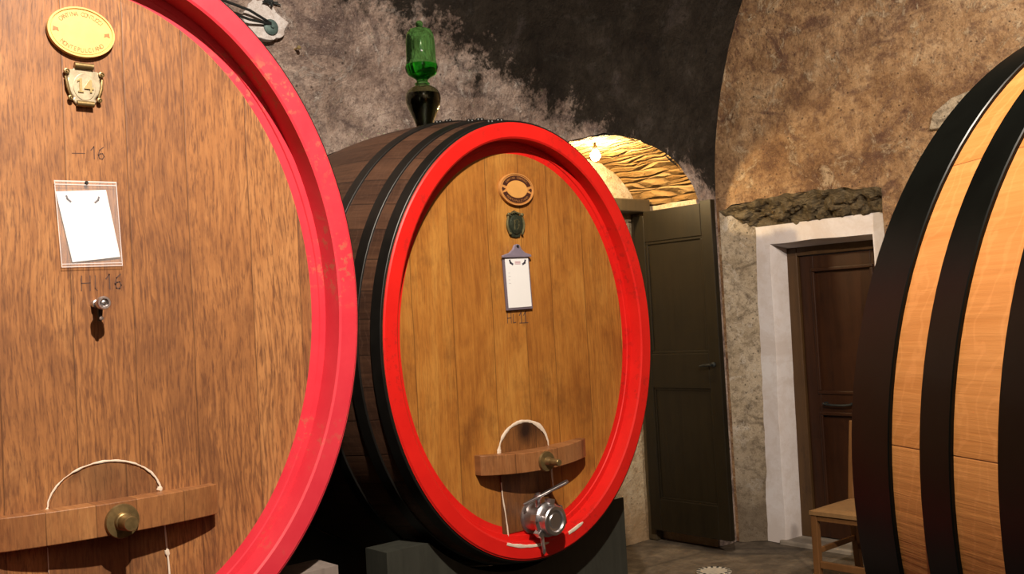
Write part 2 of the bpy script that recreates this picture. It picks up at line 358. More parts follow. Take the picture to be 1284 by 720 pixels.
a = n.noise(n.map('Object', (5, 7, 14)), 1.2, 7, .68, .8); b = n.noise(v, 40, 5, .7)
col = n.ramp(n.math('ADD', n.math('MULTIPLY', a, .65), n.math('MULTIPLY', b, .35)), [(.32, (.055, .040, .022)), (.5, (.15, .112, .065)), (.66, (.30, .24, .155))])
M['hewn'] = n.fin(col, .9, 0, n.bump(a, .9, .05), .15)
n = NT('stone_floor'); v = n.map('Object')
a = n.noise(v, 2.2, 7, .62, .5); b = n.noise(v, 12, 6, .7); vr = n.vor(n.map('Object', (1, 1, 1)), 1.5, 'DISTANCE_TO_EDGE')
col = n.ramp(n.math('ADD', n.math('MULTIPLY', a, .6), n.math('MULTIPLY', b, .4)), [(.36, (.055, .042, .03)), (.5, (.13, .10, .073)), (.64, (.24, .19, .14))])
col = n.mix(n.math('MULTIPLY', n.ramp(vr, [(0., 1.), (.035, 0.)]), .6), col, (.05, .04, .03))
tk = n.math('ADD', n.sep(v)[0], n.math('MULTIPLY', a, 1.2))      # aisle floor out of view, coloured dark to cut bounce light
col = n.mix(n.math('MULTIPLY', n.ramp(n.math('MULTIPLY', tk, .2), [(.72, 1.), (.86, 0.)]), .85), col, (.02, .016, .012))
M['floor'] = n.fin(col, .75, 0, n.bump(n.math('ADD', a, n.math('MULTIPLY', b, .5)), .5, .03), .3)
M['marble'] = m_plain('worn_marble', (.28, .235, .19), .55, 0, .12, 12, .15)
M['drain'] = m_plain('pale_grey_cover', (.50, .46, .40), .6, 0, .12, 40, .2)
M['iron'] = m_plain('dark_iron', (.03, .035, .035), .5, .5, .3, 40, .2)
M['iron_green'] = m_plain('green_grey_iron', (.10, .16, .15), .6, .3, .3, 60, .3)
M['patch'] = m_plaster('white_patch', [(.62, .55, .52), (.74, .68, .66), (.80, .75, .74), (.84, .80, .80)], (.5, .42, .38), (.88, .85, .85), scale=3, bmp=.4)
M['bakelite'] = m_plain('lamp_holder', (.05, .04, .03), .5)
n = NT('lit_bulb'); n.fin((1, 1, 1), .3, 0, None, .5, Emission_Color=(1., .74, .38, 1.), Emission_Strength=1100.); M['bulb'] = n.m

# ------------------------------------------------------------------ the room
XL, XW, YB, YF = -5.0, 5.3, 3.95, -1.3
VY, VR, VZ = (YB+YF)/2, (YB-YF)/2, 2.2            # barrel vault along x
def rough(bm, amp, freq, mask=None):
    for v in bm.verts:
        d = noise.noise_vector(v.co*freq)*amp + noise.noise_vector(v.co*freq*3.1)*amp*.45 + noise.noise_vector(v.co*freq*8.3)*amp*.22
        if mask: d *= mask(v.co)
        v.co += d
def prof(t):
    """t: height along the wall then angle round the vault -> y, z"""
    if t <= VZ: return YB, t
    a = (t-VZ)/VR
    return VY+VR*math.cos(a), VZ+VR*math.sin(a)
ARC = [(0, 2.538), (.16, 2.524), (.26, 2.505), (.41, 2.468), (.535, 2.412), (.607, 2.352), (.687, 2.272), (.73, 2.20)]
ACX, AHW = 4.37, .73
def arch_z(x):
    d = abs(x-ACX)
    for (a, za), (b, zb) in zip(ARC, ARC[1:]):
        if a <= d <= b: return za+(zb-za)*(d-a)/(b-a)
    return 2.20
TS = 3.15                                          # wall mesh ends and the vault mesh begins
def strip(bm, x0, x1, nx, lo, t1, nt):
    cols = []
    for i in range(nx+1):
        x = x0+(x1-x0)*i/nx; t0 = lo(x); c = []
        for j in range(nt+1):
            y, z = prof(t0+(t1-t0)*j/nt); c.append(bm.verts.new((x, y, z)))
        cols.append(c)
    for a, b in zip(cols, cols[1:]):
        for j in range(nt): bm.faces.new((a[j], a[j+1], b[j+1], b[j]))
    return cols
emask = lambda c: max(0., min(1., min((XW-c.x)/.06, 1.)))
bm = BM()
strip(bm, XL, ACX-AHW, 220, lambda x: 0, TS, 90)
strip(bm, ACX-AHW, ACX+AHW, 50, arch_z, TS, 36)
strip(bm, ACX+AHW, XW, 6, lambda x: 0, TS, 60)
rough(bm, .024, 3.2, emask)
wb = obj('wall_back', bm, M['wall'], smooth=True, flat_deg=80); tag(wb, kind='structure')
bm = BM()
nt = 110
cols = []
for i in range(201):
    x = XL+(XW-XL)*i/200; c = []
    for j in range(nt+1):
        t = TS+(VZ+VR*PI-TS)*j/nt
        a = (t-VZ)/VR; c.append(bm.verts.new((x, VY+VR*math.cos(a), VZ+VR*math.sin(a))))
    cols.append(c)
for a, b in zip(cols, cols[1:]):
    for j in range(nt): bm.faces.new((a[j], a[j+1], b[j+1], b[j]))
rough(bm, .024, 3.2, emask)
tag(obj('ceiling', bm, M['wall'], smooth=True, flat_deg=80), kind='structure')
bm = BM(); vs = [bm.verts.new(p) for p in ((XL, YF, 0), (XW, YF, 0), (XW, YF, VZ), (XL, YF, VZ))]; bm.faces.new(vs)
tag(obj('wall_front', bm, M['wall_far']), kind='structure')
def lunette(x, name, mat):
    bm = BM(); pts = [(x, YF, 0), (x, YB, 0)] + [(x, VY+VR*math.cos(PI*i/32), VZ+VR*math.sin(PI*i/32)) for i in range(33)]
    bm.faces.new([bm.verts.new(p) for p in pts]); return tag(obj(name, bm, mat), kind='structure')
lunette(XL, 'wall_left', M['wall_far'])
# right wall with the splayed door niche
NY0, NY1 = 2.81, 3.93
def soff(y):
    u = (y-NY0)/(NY1-NY0); return 2.122+.046*math.sin(PI*min(1, max(0, u)))**.8+.004*math.sin(u*37)+.003*math.sin(u*71)
def vault_z(y): return VZ+math.sqrt(max(0, VR*VR-(y-VY)**2))
bm = BM()
def rcols(y0, y1, ny, lo, nz):
    cols = []
    for i in range(ny+1):
        y = y0+(y1-y0)*i/ny; z0 = lo(y); z1 = vault_z(y)+.03
        cols.append([bm.verts.new((XW, y, z0+(z1-z0)*j/nz)) for j in range(nz+1)])
    for a, b in zip(cols, cols[1:]):
        for j in range(nz): bm.faces.new((a[j], b[j], b[j+1], a[j+1]))
rcols(YF, NY0, 60, lambda y: 0, 60); rcols(NY0, NY1, 44, soff, 36); rcols(NY1, YB, 2, lambda y: 0, 60)
rough(bm, .013, 3.6, lambda c: min(1, max(0, min((YB-c.y)/.1, 1 if c.z > 2.3 else abs(c.y-NY1)/.1+.1))))
tag(obj('wall_right', bm, M['wall_r'], smooth=True, flat_deg=80), kind='structure')
XF, XD = 5.42, 5.60                                # face of the white surround, plane of the door
# niche reveals (plaster)
bm = BM()
def quadgrid(bm, a, b, c, d, nu, nv, amp=0, fr=5):
    """a-b bottom edge, d-c top edge"""
    a, b, c, d = map(Vector, (a, b, c, d)); g = []
    for i in range(nu+1):
        r = []
        for j in range(nv+1):
            u, v = i/nu, j/nv; p = (a*(1-u)+b*u)*(1-v)+(d*(1-u)+c*u)*v
            e = min(1, min(u, 1-u)*6)
            p += (noise.noise_vector(p*fr)+noise.noise_vector(p*fr*2.7)*.5)*amp*(.25+.75*e)
            r.append(bm.verts.new(p))
        g.append(r)
    for r, s in zip(g, g[1:]):
        for j in range(nv): bm.faces.new((r[j], s[j], s[j+1], r[j+1]))
quadgrid(bm, (XW, NY1, 0), (XF+.03, 3.755, 0), (XF+.03, 3.70, 1.98), (XW, NY1, 2.125), 10, 60, .009)
tag(obj('trim_1', bm, M['reveal'], smooth=True, flat_deg=80), kind='structure')
bm = BM(); quadgrid(bm, (XW, NY0, 0), (XF+.03, 2.86, 0), (XF+.03, 2.86, 1.98), (XW, NY0, 2.125), 6, 30, .004)
tag(obj('trim_2', bm, M['reveal'], smooth=True, flat_deg=80), kind='structure')
# rough hewn soffit slab over the door
bm = BM(); g = []
for i in range(201):
    y0 = NY0+(NY1-NY0)*i/200; r = []
    for j in range(19):
        v = j/18; yb = 2.86+(3.72-2.86)*i/200
        p = Vector((XW-.004+(XF+.05-XW)*v, y0+(yb-y0)*v, soff(y0)+(1.955-soff(y0))*v))
        k = math.sin(PI*min(1, v*1.0))**.5 if 0 < v < 1 else 0
        q = Vector((p.x*9, p.y*9+p.z*6, p.z*16))
        dv = noise.voronoi(Vector((q.x*1.3, q.y*1.25, q.z*.8)))[0]; dw = noise.voronoi(Vector((q.x*3, q.y*3.1+4, q.z*2)))[0]
        p += Vector((-.6, 0, -.8))*((.55-dv[0])*.055+(.5-dw[0])*.022+noise.noise(q*2.3)*.008)*k
        r.append(bm.verts.new(p))
    g.append(r)
for r, s in zip(g, g[1:]):
    for j in range(18): bm.faces.new((r[j], s[j], s[j+1], r[j+1]))
tag(obj('trim_3', bm, M['hewn'], smooth=True, flat_deg=24), kind='structure')
# a lone pale stone standing proud of the render
bm = BM(); pts = [(2.50, 2.395), (2.47, 2.475), (2.36, 2.535), (2.24, 2.565), (2.19, 2.50), (2.26, 2.43), (2.38, 2.385)]
a_ = [bm.verts.new((XW-.035-.012*((i*7) % 3), y, z)) for i, (y, z) in enumerate(pts)]; b_ = [bm.verts.new((XW+.03, 2.35+(y-2.35)*1.12, 2.47+(z-2.47)*1.12)) for y, z in pts]
bm.faces.new(a_)
for i in range(7): bm.faces.new((a_[i], b_[i], b_[(i+1) % 7], a_[(i+1) % 7]))
tag(obj('trim_11', bm, M['reveal'], bevel=.008), kind='structure')
# limewashed door surround: front face, inner reveal, one solid frame
bm = BM()
oy0, oy1, oz = 2.84, 3.775, 2.0                    # outer
iy0, iy1, iz = 2.95, 3.645, 1.882                  # inner at the face
def ring_pts(x, y0, y1, z, n=14, s=0):
    pts = []
    for i in range(n+1): pts.append(Vector((x, y1, z*i/n)))
    for i in range(1, n+1): pts.append(Vector((x, y1+(y0-y1)*i/n, z)))
    for i in range(1, n+1): pts.append(Vector((x, y0, z-z*i/n)))
    return pts
rings = [ring_pts(XF+.16, oy0, oy1, oz), ring_pts(XF, oy0, oy1, oz), ring_pts(XF, iy0, iy1, iz), ring_pts(XF+.012, iy0+.006, iy1-.006, iz-.006), ring_pts(XD+.02, 2.965, 3.625, 1.85), ring_pts(XD+.02, 2.84, 3.775, 2.0)]
for ri, r in enumerate(rings):
    for p in r:
        lean = .022*(1-p.z/2.)                      # the old jamb spreads a little at its foot
        if p.y > 3.3: p.y += lean
        if ri in (2, 3): p += noise.noise_vector(p*4)*.007
vr = [[bm.verts.new(p) for p in r] for r in rings]
for a, b in zip(vr, vr[1:]):
    for i in range(len(a)-1): bm.faces.new((a[i], a[i+1], b[i+1], b[i]))
tag(obj('trim_4', bm, M['white_frame'], smooth=True, flat_deg=40), kind='structure')
# threshold slab
bm = BM(); box(bm, XF-.02, XD+.1, 2.86, 3.70, -.02, .022)
tag(obj('trim_5', bm, M['marble'], bevel=.008), kind='structure')
# floor
bm = BM(); g = [[bm.verts.new((XL+(5.9-XL)*i/60, YF+(4.6-YF)*j/44, 0)) for j in range(45)] for i in range(61)]
for a, b in zip(g, g[1:]):
    for j in range(44): bm.faces.new((a[j], b[j], b[j+1], a[j+1]))
for v in bm.verts: v.co.z += noise.noise(v.co*2.1)*.006-.006
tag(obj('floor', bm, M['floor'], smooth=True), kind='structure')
# arched alcove in the back wall
YA = 4.45
bm = BM(); g = []
na = 40
for i in range(na+1):
    x = ACX-AHW+2*AHW*i/na; z = arch_z(x); r = []
    for j in range(15):
        yf = prof(z)[0]-.012; y = yf+(YA+.02-yf)*j/14; p = Vector((x, y, z))
        if 0 < j: p.z += noise.noise(Vector((x*5, y*6, 0)))*.014+noise.noise(Vector((x*16, y*13, 3)))*.009
        if j == 0: p.z += noise.noise(Vector((x*14, 1, 7)))*.012
        r.append(bm.verts.new(p))
    g.append(r)
for r, s in zip(g, g[1:]):
    for j in range(14): bm.faces.new((r[j], s[j], s[j+1], r[j+1]))
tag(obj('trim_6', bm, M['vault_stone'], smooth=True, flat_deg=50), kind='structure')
bm = BM()
for x in (ACX-AHW, ACX+AHW): quadgrid(bm, (x, YB-.002, 0), (x, YA+.02, 0), (x, YA+.02, 2.215), (x, YB-.002, 2.215), 8, 40, .006)
quadgrid(bm, (ACX-AHW-.03, YA, 0), (ACX+AHW+.03, YA, 0), (ACX+AHW+.03, YA, 2.62), (ACX-AHW-.03, YA, 2.62), 30, 50, .008)
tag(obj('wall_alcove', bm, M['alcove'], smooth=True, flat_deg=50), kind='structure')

# ------------------------------------------------------------------ doors
def panel_ring(bm, x, y0, y1, z0, z1, w, d):
    """bolection moulding round a panel on plane x facing -x"""
    for (a0, a1, b0, b1) in ((y0, y1, z1-w, z1), (y0, y1, z0, z0+w), (y0, y0+w, z0+w, z1-w), (y1-w, y1, z0+w, z1-w)):
        box(bm, x-d, x+.004, a0, a1, b0, b1)
dr = empty('door_1', (XD, 3.29, .022), 'brown panelled wooden door set back in the white limewashed surround', 'door'); dr['kind'] = 'structure'
bm = BM()
for a in ((2.87, 2.97, .022, 1.90), (3.56, 3.66, .022, 1.90), (2.97, 3.56, 1.80, 1.90)): box(bm, XD-.02, XD+.05, *a)
obj('casing', bm, M['casing'], dr, bevel=.005)
bm = BM()
for a in ((2.97, 3.07, .028, 1.795), (3.46, 3.555, .028, 1.795), (3.07, 3.46, 1.70, 1.795), (3.07, 3.46, .80, .94), (3.07, 3.46, .028, .20)): box(bm, XD, XD+.04, *a)
box(bm, XD+.018, XD+.03, 3.05, 3.48, .15, 1.75)
obj('door_leaf', bm, M['door_brown'], dr, bevel=.003)
bm = BM(); panel_ring(bm, XD+.006, 3.055, 3.475, .925, 1.715, .022, .016)
obj('panel_moulding', bm, M['door_brown'], dr, bevel=.005)
bm = BM(); panel_ring(bm, XD+.006, 3.055, 3.475, .185, .815, .022, .016)
obj('panel_moulding', bm, M['door_brown'], dr, bevel=.005)
bm = BM(); tube(bm, [(XD-.035, 3.33+.1*math.cos(PI*i/8)*-1, .872-.012*math.sin(PI*i/8)) for i in range(9)], .007, 8)
tube(bm, [(XD-.035, 3.24, .872), (XD+.01, 3.24, .872)], .007); tube(bm, [(XD-.035, 3.42, .872), (XD+.01, 3.42, .872)], .007)
obj('pull_handle', bm, M['iron'], dr, smooth=True)
# dark leaf standing open, hinged in the alcove
LX, LY0, LY1, LZ0, LZ1 = 4.99, 3.745, 4.375, .085, 2.135
dl = empty('door_2', (LX, LY1, LZ0), 'dark olive two-panel wooden door leaf standing open against the archway jamb', 'door'); dl['kind'] = 'structure'
bm = BM()
for a in ((LY0, LY0+.085, LZ0, LZ1+.03), (LY1-.085, LY1, LZ0, LZ1-.01), (LY0+.085, LY1-.085, 1.95, LZ1+.015), (LY0+.085, LY1-.085, 1.005, 1.225), (LY0+.085, LY1-.085, LZ0, .29)): box(bm, LX-.02, LX+.022, *a)
box(bm, LX-.004, LX+.012, LY0+.06, LY1-.06, .25, 1.99)
obj('door_leaf', bm, M['door_green'], dl, bevel=.004)
bm = BM(); panel_ring(bm, LX-.004, LY0+.083, LY1-.083, 1.223, 1.952, .02, .010)
obj('panel_moulding', bm, M['door_green'], dl, bevel=.004)
bm = BM(); panel_ring(bm, LX-.004, LY0+.083, LY1-.083, .288, 1.007, .014, .008)
obj('panel_moulding', bm, M['door_green'], dl, bevel=.003)
bm = BM(); lathe(bm, [(0, 0), (.016, 0), (.016, .012), (.008, .016), (.008, .04), (0, .042)], (LX-.018, LY0+.05, 1.155), (-1, 0, 0), 14)
tube(bm, [(LX-.055, LY0+.045, 1.155), (LX-.056, LY0+.10, 1.152), (LX-.05, LY0+.135, 1.147)], [.009, .008, .006])
obj('latch_handle', bm, M['iron'], dl, smooth=True)
bm = BM()
for z in (.35, 1.1, 1.85): tube(bm, [(LX-.006, LY1+.004, z-.05), (LX-.006, LY1+.004, z+.05)], .009)
obj('hinge', bm, M['iron'], dl, smooth=True)
bm = BM(); box(bm, ACX-AHW-.02, 5.06, 4.30, YA+.02, 2.15, 2.235)
tag(obj('trim_7', bm, M['beam'], bevel=.008), kind='structure')
bm = BM(); box(bm, 5.03, 5.10, 4.385, YA+.02, 0, 2.15)
tag(obj('trim_8', bm, M['beam'], bevel=.006), kind='structure')

# ------------------------------------------------------------------ casks
NS = 128
class Cask:
    def __init__(s, cx, y, cz, a, b, L, k, psi=0., dirn=1):
        s.c = Vector((cx, y, cz)); s.a, s.b, s.L, s.k = a, b, L, k
        s.ax = Vector((math.sin(psi), math.cos(psi), 0)) if dirn > 0 else Vector((math.sin(psi), -math.cos(psi), 0))
        s.ac = Vector((math.cos(psi), -math.sin(psi), 0)) if dirn > 0 else Vector((math.cos(psi), math.sin(psi), 0))
    def kk(s, t): return 1+(s.k-1)*(1-(2*t/s.L-1)**2)
    def pt(s, phi, t, off=0., inset=0.):
        k = s.kk(t); return s.c+s.ax*t+s.ac*((s.a*k+off-inset)*math.cos(phi))+Vector((0, 0, (s.b*k+off-inset)*math.sin(phi)))
def cask(name, C, loc, label, rim, recess, ring, hoops, mats, group=None):
    root = empty(name, loc, label, 'barrel', group)
    m_st, m_red, m_hd, m_hoop = mats
    # staves: outer skin, both chimes, inner walls
    bm = BM(); uv = bm.loops.layers.uv.new('UVMap'); nt = 28
    P = [[bm.verts.new(C.pt(2*PI*i/NS, C.L*j/nt)) for i in range(NS)] for j in range(nt+1)]
    arc = [0.]
    for i in range(NS): arc.append(arc[-1]+(C.pt(2*PI*(i+1)/NS, C.L/2)-C.pt(2*PI*i/NS, C.L/2)).length)
    def face(vs, mi, uvs=None):
        f = bm.faces.new(vs); f.material_index = mi
        if uvs:
            for l, q in zip(f.loops, uvs): l[uv].uv = q
    for j in range(nt):
        for i in range(NS):
            i2 = (i+1) % NS; t0, t1 = C.L*j/nt, C.L*(j+1)/nt
            face((P[j][i], P[j][i2], P[j+1][i2], P[j+1][i]), 0, ((arc[i], t0), (arc[i+1], t0), (arc[i+1], t1), (arc[i], t1)))
    for end in (0, 1):
        t0 = 0. if end == 0 else C.L; sg = 1 if end == 0 else -1
        bev = .006
        prev = P[0] if end == 0 else P[nt]
        for (t, ins) in ((t0-sg*.0, bev*.0+.0015), (t0-sg*.004, bev), (t0-sg*.004, rim-bev), (t0, rim), (t0+sg*(recess+.03), rim+.004)):
            cur = [bm.verts.new(C.pt(2*PI*i/NS, t0, 0, ins)+C.ax*(t-t0)) for i in range(NS)]
            for i in range(NS):
                i2 = (i+1) % NS; face((prev[i], prev[i2], cur[i2], cur[i]), 1)
            prev = cur
    obj('staves', bm, [m_st, m_red], root, smooth=True, flat_deg=30)
    # head boards: wood field with the painted border ring, plus the plain back head
    for end in (0, 1):
        bm = BM(); sg = 1 if end == 0 else -1; t0 = recess if end == 0 else C.L-recess
        base = 0. if end == 0 else C.L
        def hr(ins, dt): return [bm.verts.new(C.pt(2*PI*i/NS, base, 0, ins)+C.ax*(t0-base+sg*dt)) for i in range(NS)]
        rr = [hr(rim-.002, 0), hr(rim+ring*.45, 0), hr(rim+ring*.5, .004), hr(rim+ring, .005), hr(rim+ring+.012, .006)]
        rb = hr(rim-.002, .035)
        for q, (a, b) in enumerate(zip(rr, rr[1:])):
            for i in range(NS):
                f = bm.faces.new((a[i], a[(i+1) % NS], b[(i+1) % NS], b[i])); f.material_index = 1 if q < 3 else 0
        f = bm.faces.new(rr[-1]); f.material_index = 0
        for i in range(NS): bm.faces.new((rr[0][i], rr[0][(i+1) % NS], rb[(i+1) % NS], rb[i])).material_index = 0
        bm.faces.new(rb).material_index = 0
        obj('head' if end == 0 else 'back_head', bm, [m_hd, m_red], root)
    for (s0, s1) in hoops:
        bm = BM(); th = .006
        q = []
        for (t, o) in ((s0, -.002), (s0, th-.0015), (s0+.0015, th), (s1-.0015, th), (s1, th-.0015), (s1, -.002)):
            q.append([bm.verts.new(C.pt(2*PI*i/NS, t, o)) for i in range(NS)])
        q.append(q[0])
        for a, b in zip(q, q[1:]):
            for i in range(NS): bm.faces.new((a[i], a[(i+1) % NS], b[(i+1) % NS], b[i]))
        # lap joint and its rivets
        rv = []
        for sgn in (-1, 1):
            for w in (.3, .7):
                ph = C.rivet+sgn*.035; p = C.pt(ph, s0+(s1-s0)*w, th-.001); nrm = (C.ac*(math.cos(ph)/C.a)+Vector((0, 0, math.sin(ph)/C.b))).normalized()
                rv.append((p, nrm))
        h = obj('hoop', bm, m_hoop, root, smooth=True, flat_deg=30)
        for p, nrm in (rv if s0 < C.L*.4 else []):
            bm = BM(); lathe(bm, [(.009, -.001), (.008, .004), (.004, .0065), (0, .007)], p, nrm, 12)
            obj('rivet', bm, m_hoop, h, smooth=True)
    return root
def mirror_hoops(h, L): return h+[(L-b, L-a) for a, b in h]

CL = Cask(.847, 2.42, 1.583, .707, .897, 1.38, 1.09); CL.rivet = 1.35
CM = Cask(2.338, 2.55, 1.429, .616, .75, 1.24, 1.10); CM.rivet = 1.72
CN = Cask(1.816, .512, 1.244, .566, .68, 1.125, 1.018, -.456, -1); CN.rivet = .9
left = cask('wine_barrel', CL, (.847, 3.1, .686-.0), 'large oval oak barrel with pink-red rim and number 14 plate, cropped by the left edge', .06, .068, .045, mirror_hoops([(.006, .056), (.11, .16), (.30, .35)], 1.38), (M['stave_dark'], M['red_pink'], M['head_left'], M['hoop_dull']))
mid = cask('wine_barrel', CM, (2.338, 3.15, .679), 'whole oval oak barrel with bright red rim, steel tap and hanging clipboard', .056, .048, .044, mirror_hoops([(.004, .048), (.105, .152), (.28, .328)], 1.24), (M['stave_dark'], M['red'], M['head_mid'], M['hoop_dull']))
right = cask('wine_barrel', CN, (1.57, .01, .564), 'pale new oak barrel with wide glossy black hoops at the right edge', .05, .05, .04, mirror_hoops([(.0, .089), (.154, .213), (.294, .36)], 1.125), (M['stave_new'], M['hoop'], M['head_mid'], M['hoop']))

# ---- furniture of the heads (children of their casks)
YL = 2.42+.068+.006; YM = 2.55+.048+.006           # face of the boards
def hatch(bm, cx, zt, hw_top, zs, hw_bot, zb, y, d):
    pts = []
    for i in range(25):
        a = PI*i/24; pts.append((cx+hw_top*math.cos(a), zs+(zt-zs)*math.sin(a)))
    pts += [(cx-hw_bot, zb), (cx+hw_bot, zb)]
    prism(bm, pts, y-d, y+.004)
def bow_bar(bm, x0, x1, zfun, h, y, dmid, dend):
    n = 28; R = []
    for i in range(n+1):
        u = i/n; x = x0+(x1-x0)*u; e = min(1, max(0, math.sin(PI*u)))**.75; d = dend+(dmid-dend)*e
        z = zfun(u); R.append([bm.verts.new(p) for p in ((x, y+.004, z-h/2), (x, y-d, z-h/2), (x, y-d, z+h/2), (x, y+.004, z+h/2))])
    for a, b in zip(R, R[1:]):
        for k in range(4): bm.faces.new((a[k], b[k], b[(k+1) % 4], a[(k+1) % 4]))
    bm.faces.new(R[0]); bm.faces.new(R[-1][::-1])
def seal(bm, pts, y, r0, r1, sd):
    random.seed(sd); q = []; rr = []
    rk = [random.uniform(r0, r1) for _ in range(len(pts)*2+2)]
    for i_, ((xa, za), (xb, zb)) in enumerate(zip(pts, pts[1:])):
        for k in range(4):
            f_ = (i_+k/4)*1.3; w_ = rk[int(f_)]*(1-f_ % 1)+rk[int(f_)+1]*(f_ % 1)
            q.append((xa+(xb-xa)*k/4+random.uniform(-.0006, .0006), y, za+(zb-za)*k/4)); rr.append(w_*random.uniform(.9, 1.1))
    q.append((pts[-1][0], y, pts[-1][1])); rr.append(r0*.6)
    n0 = len(bm.verts); tube(bm, q, rr, 7); bm.verts.ensure_lookup_table()
    for v in bm.verts[n0:]: v.co.y = y+(v.co.y-y)*.4
# left
bm = BM(); hatch(bm, .86, 1.205, .133, 1.10, .142, .80, YL, .005); obj('hatch', bm, M['hatch_l'], left)
bm = BM(); bow_bar(bm, .612, 1.13, lambda u: 1.080, .076, YL-.002, .064, .028); lb = obj('hatch_bar', bm, M['bar_l'], left, bevel=.002)
bm = BM(); lathe(bm, [(0, 0), (.039, 0), (.041, .005), (.039, .012), (.022, .014), (.020, .022), (.0175, .024), (.0175, .062), (.0160, .065), (0, .065)], (.873, YL-.062, 1.072), (0, -1, 0), 28)
obj('bolt', bm, M['brass'], lb, smooth=True, flat_deg=25)
bm = BM(); seal(bm, [(.86+.135*math.cos(PI*i/16)*-1, 1.115+.096*math.sin(PI*i/16)) for i in range(17)], YL-.004, .0007, .0034, 3)
seal(bm, [(.985, 1.127), (.996, 1.122), (.992, 1.130)], YL-.004, .004, .006, 9)
seal(bm, [(.728, 1.118), (.722, 1.114), (.716, 1.112)], YL-.004, .004, .005, 10)
seal(bm, [(1.000, 1.04), (1.005, .96), (1.008, .90), (1.008, .84)], YL-.004, .001, .003, 5); seal(bm, [(1.003, .97), (1.006, .955)], YL-.004, .005, .006, 6)
seal(bm, [(.722, 1.03), (.724, .96), (.726, .86)], YL-.004, .0008, .0018, 4)
obj('tallow_seal', bm, M['tallow'], left, smooth=True)
# middle
bm = BM(); hatch(bm, 2.318, 1.138, .112, 1.03, .118, .774, YM, .005); obj('hatch', bm, M['hatch_m'], mid)
bm = BM(); bow_bar(bm, 2.098, 2.592, lambda u: 1.017+.010*(2*u-1)**2-.004, .066, YM-.002, .076, .028); mb = obj('hatch_bar', bm, M['bar_m'], mid, bevel=.002)
bm = BM(); lathe(bm, [(0, 0), (.033, 0), (.035, .005), (.033, .012), (.017, .013), (.013, .028), (.012, .030), (.0115, .068), (.010, .070), (0, .070)], (2.348, YM-.075, 1.008), (0, -1, 0), 28)
obj('bolt', bm, M['brass'], mb, smooth=True, flat_deg=25)
bm = BM(); seal(bm, [(2.318-.116*math.cos(PI*i/16), 1.045+.1*math.sin(PI*i/16)) for i in range(17)], YM-.004, .0025, .0085, 2)
seal(bm, [(2.205, .95), (2.207, .90), (2.214, .86), (2.221, .80), (2.224, .758)], YM-.005, .002, .0045, 7)
seal(bm, [(2.440, .985), (2.443, .93), (2.445, .90)], YM-.005, .002, .005, 8)
obj('tallow_seal', bm, M['tallow'], mid, smooth=True)
bm = BM(); ra, rb_ = .616-.035, .75-.035
def rimpt(x): return 1.429-rb_*math.sqrt(max(0, 1-((x-2.338)/ra)**2))
seal(bm, [(x, rimpt(x)+.012) for x in (2.17, 2.20, 2.24, 2.28, 2.32, 2.36)], 2.55-.004, .003, .0075, 11)
seal(bm, [(x, rimpt(x)+.012) for x in (2.455, 2.49, 2.53)], 2.55-.004, .004, .008, 12)
obj('tallow_smear', bm, M['tallow'], mid, smooth=True)

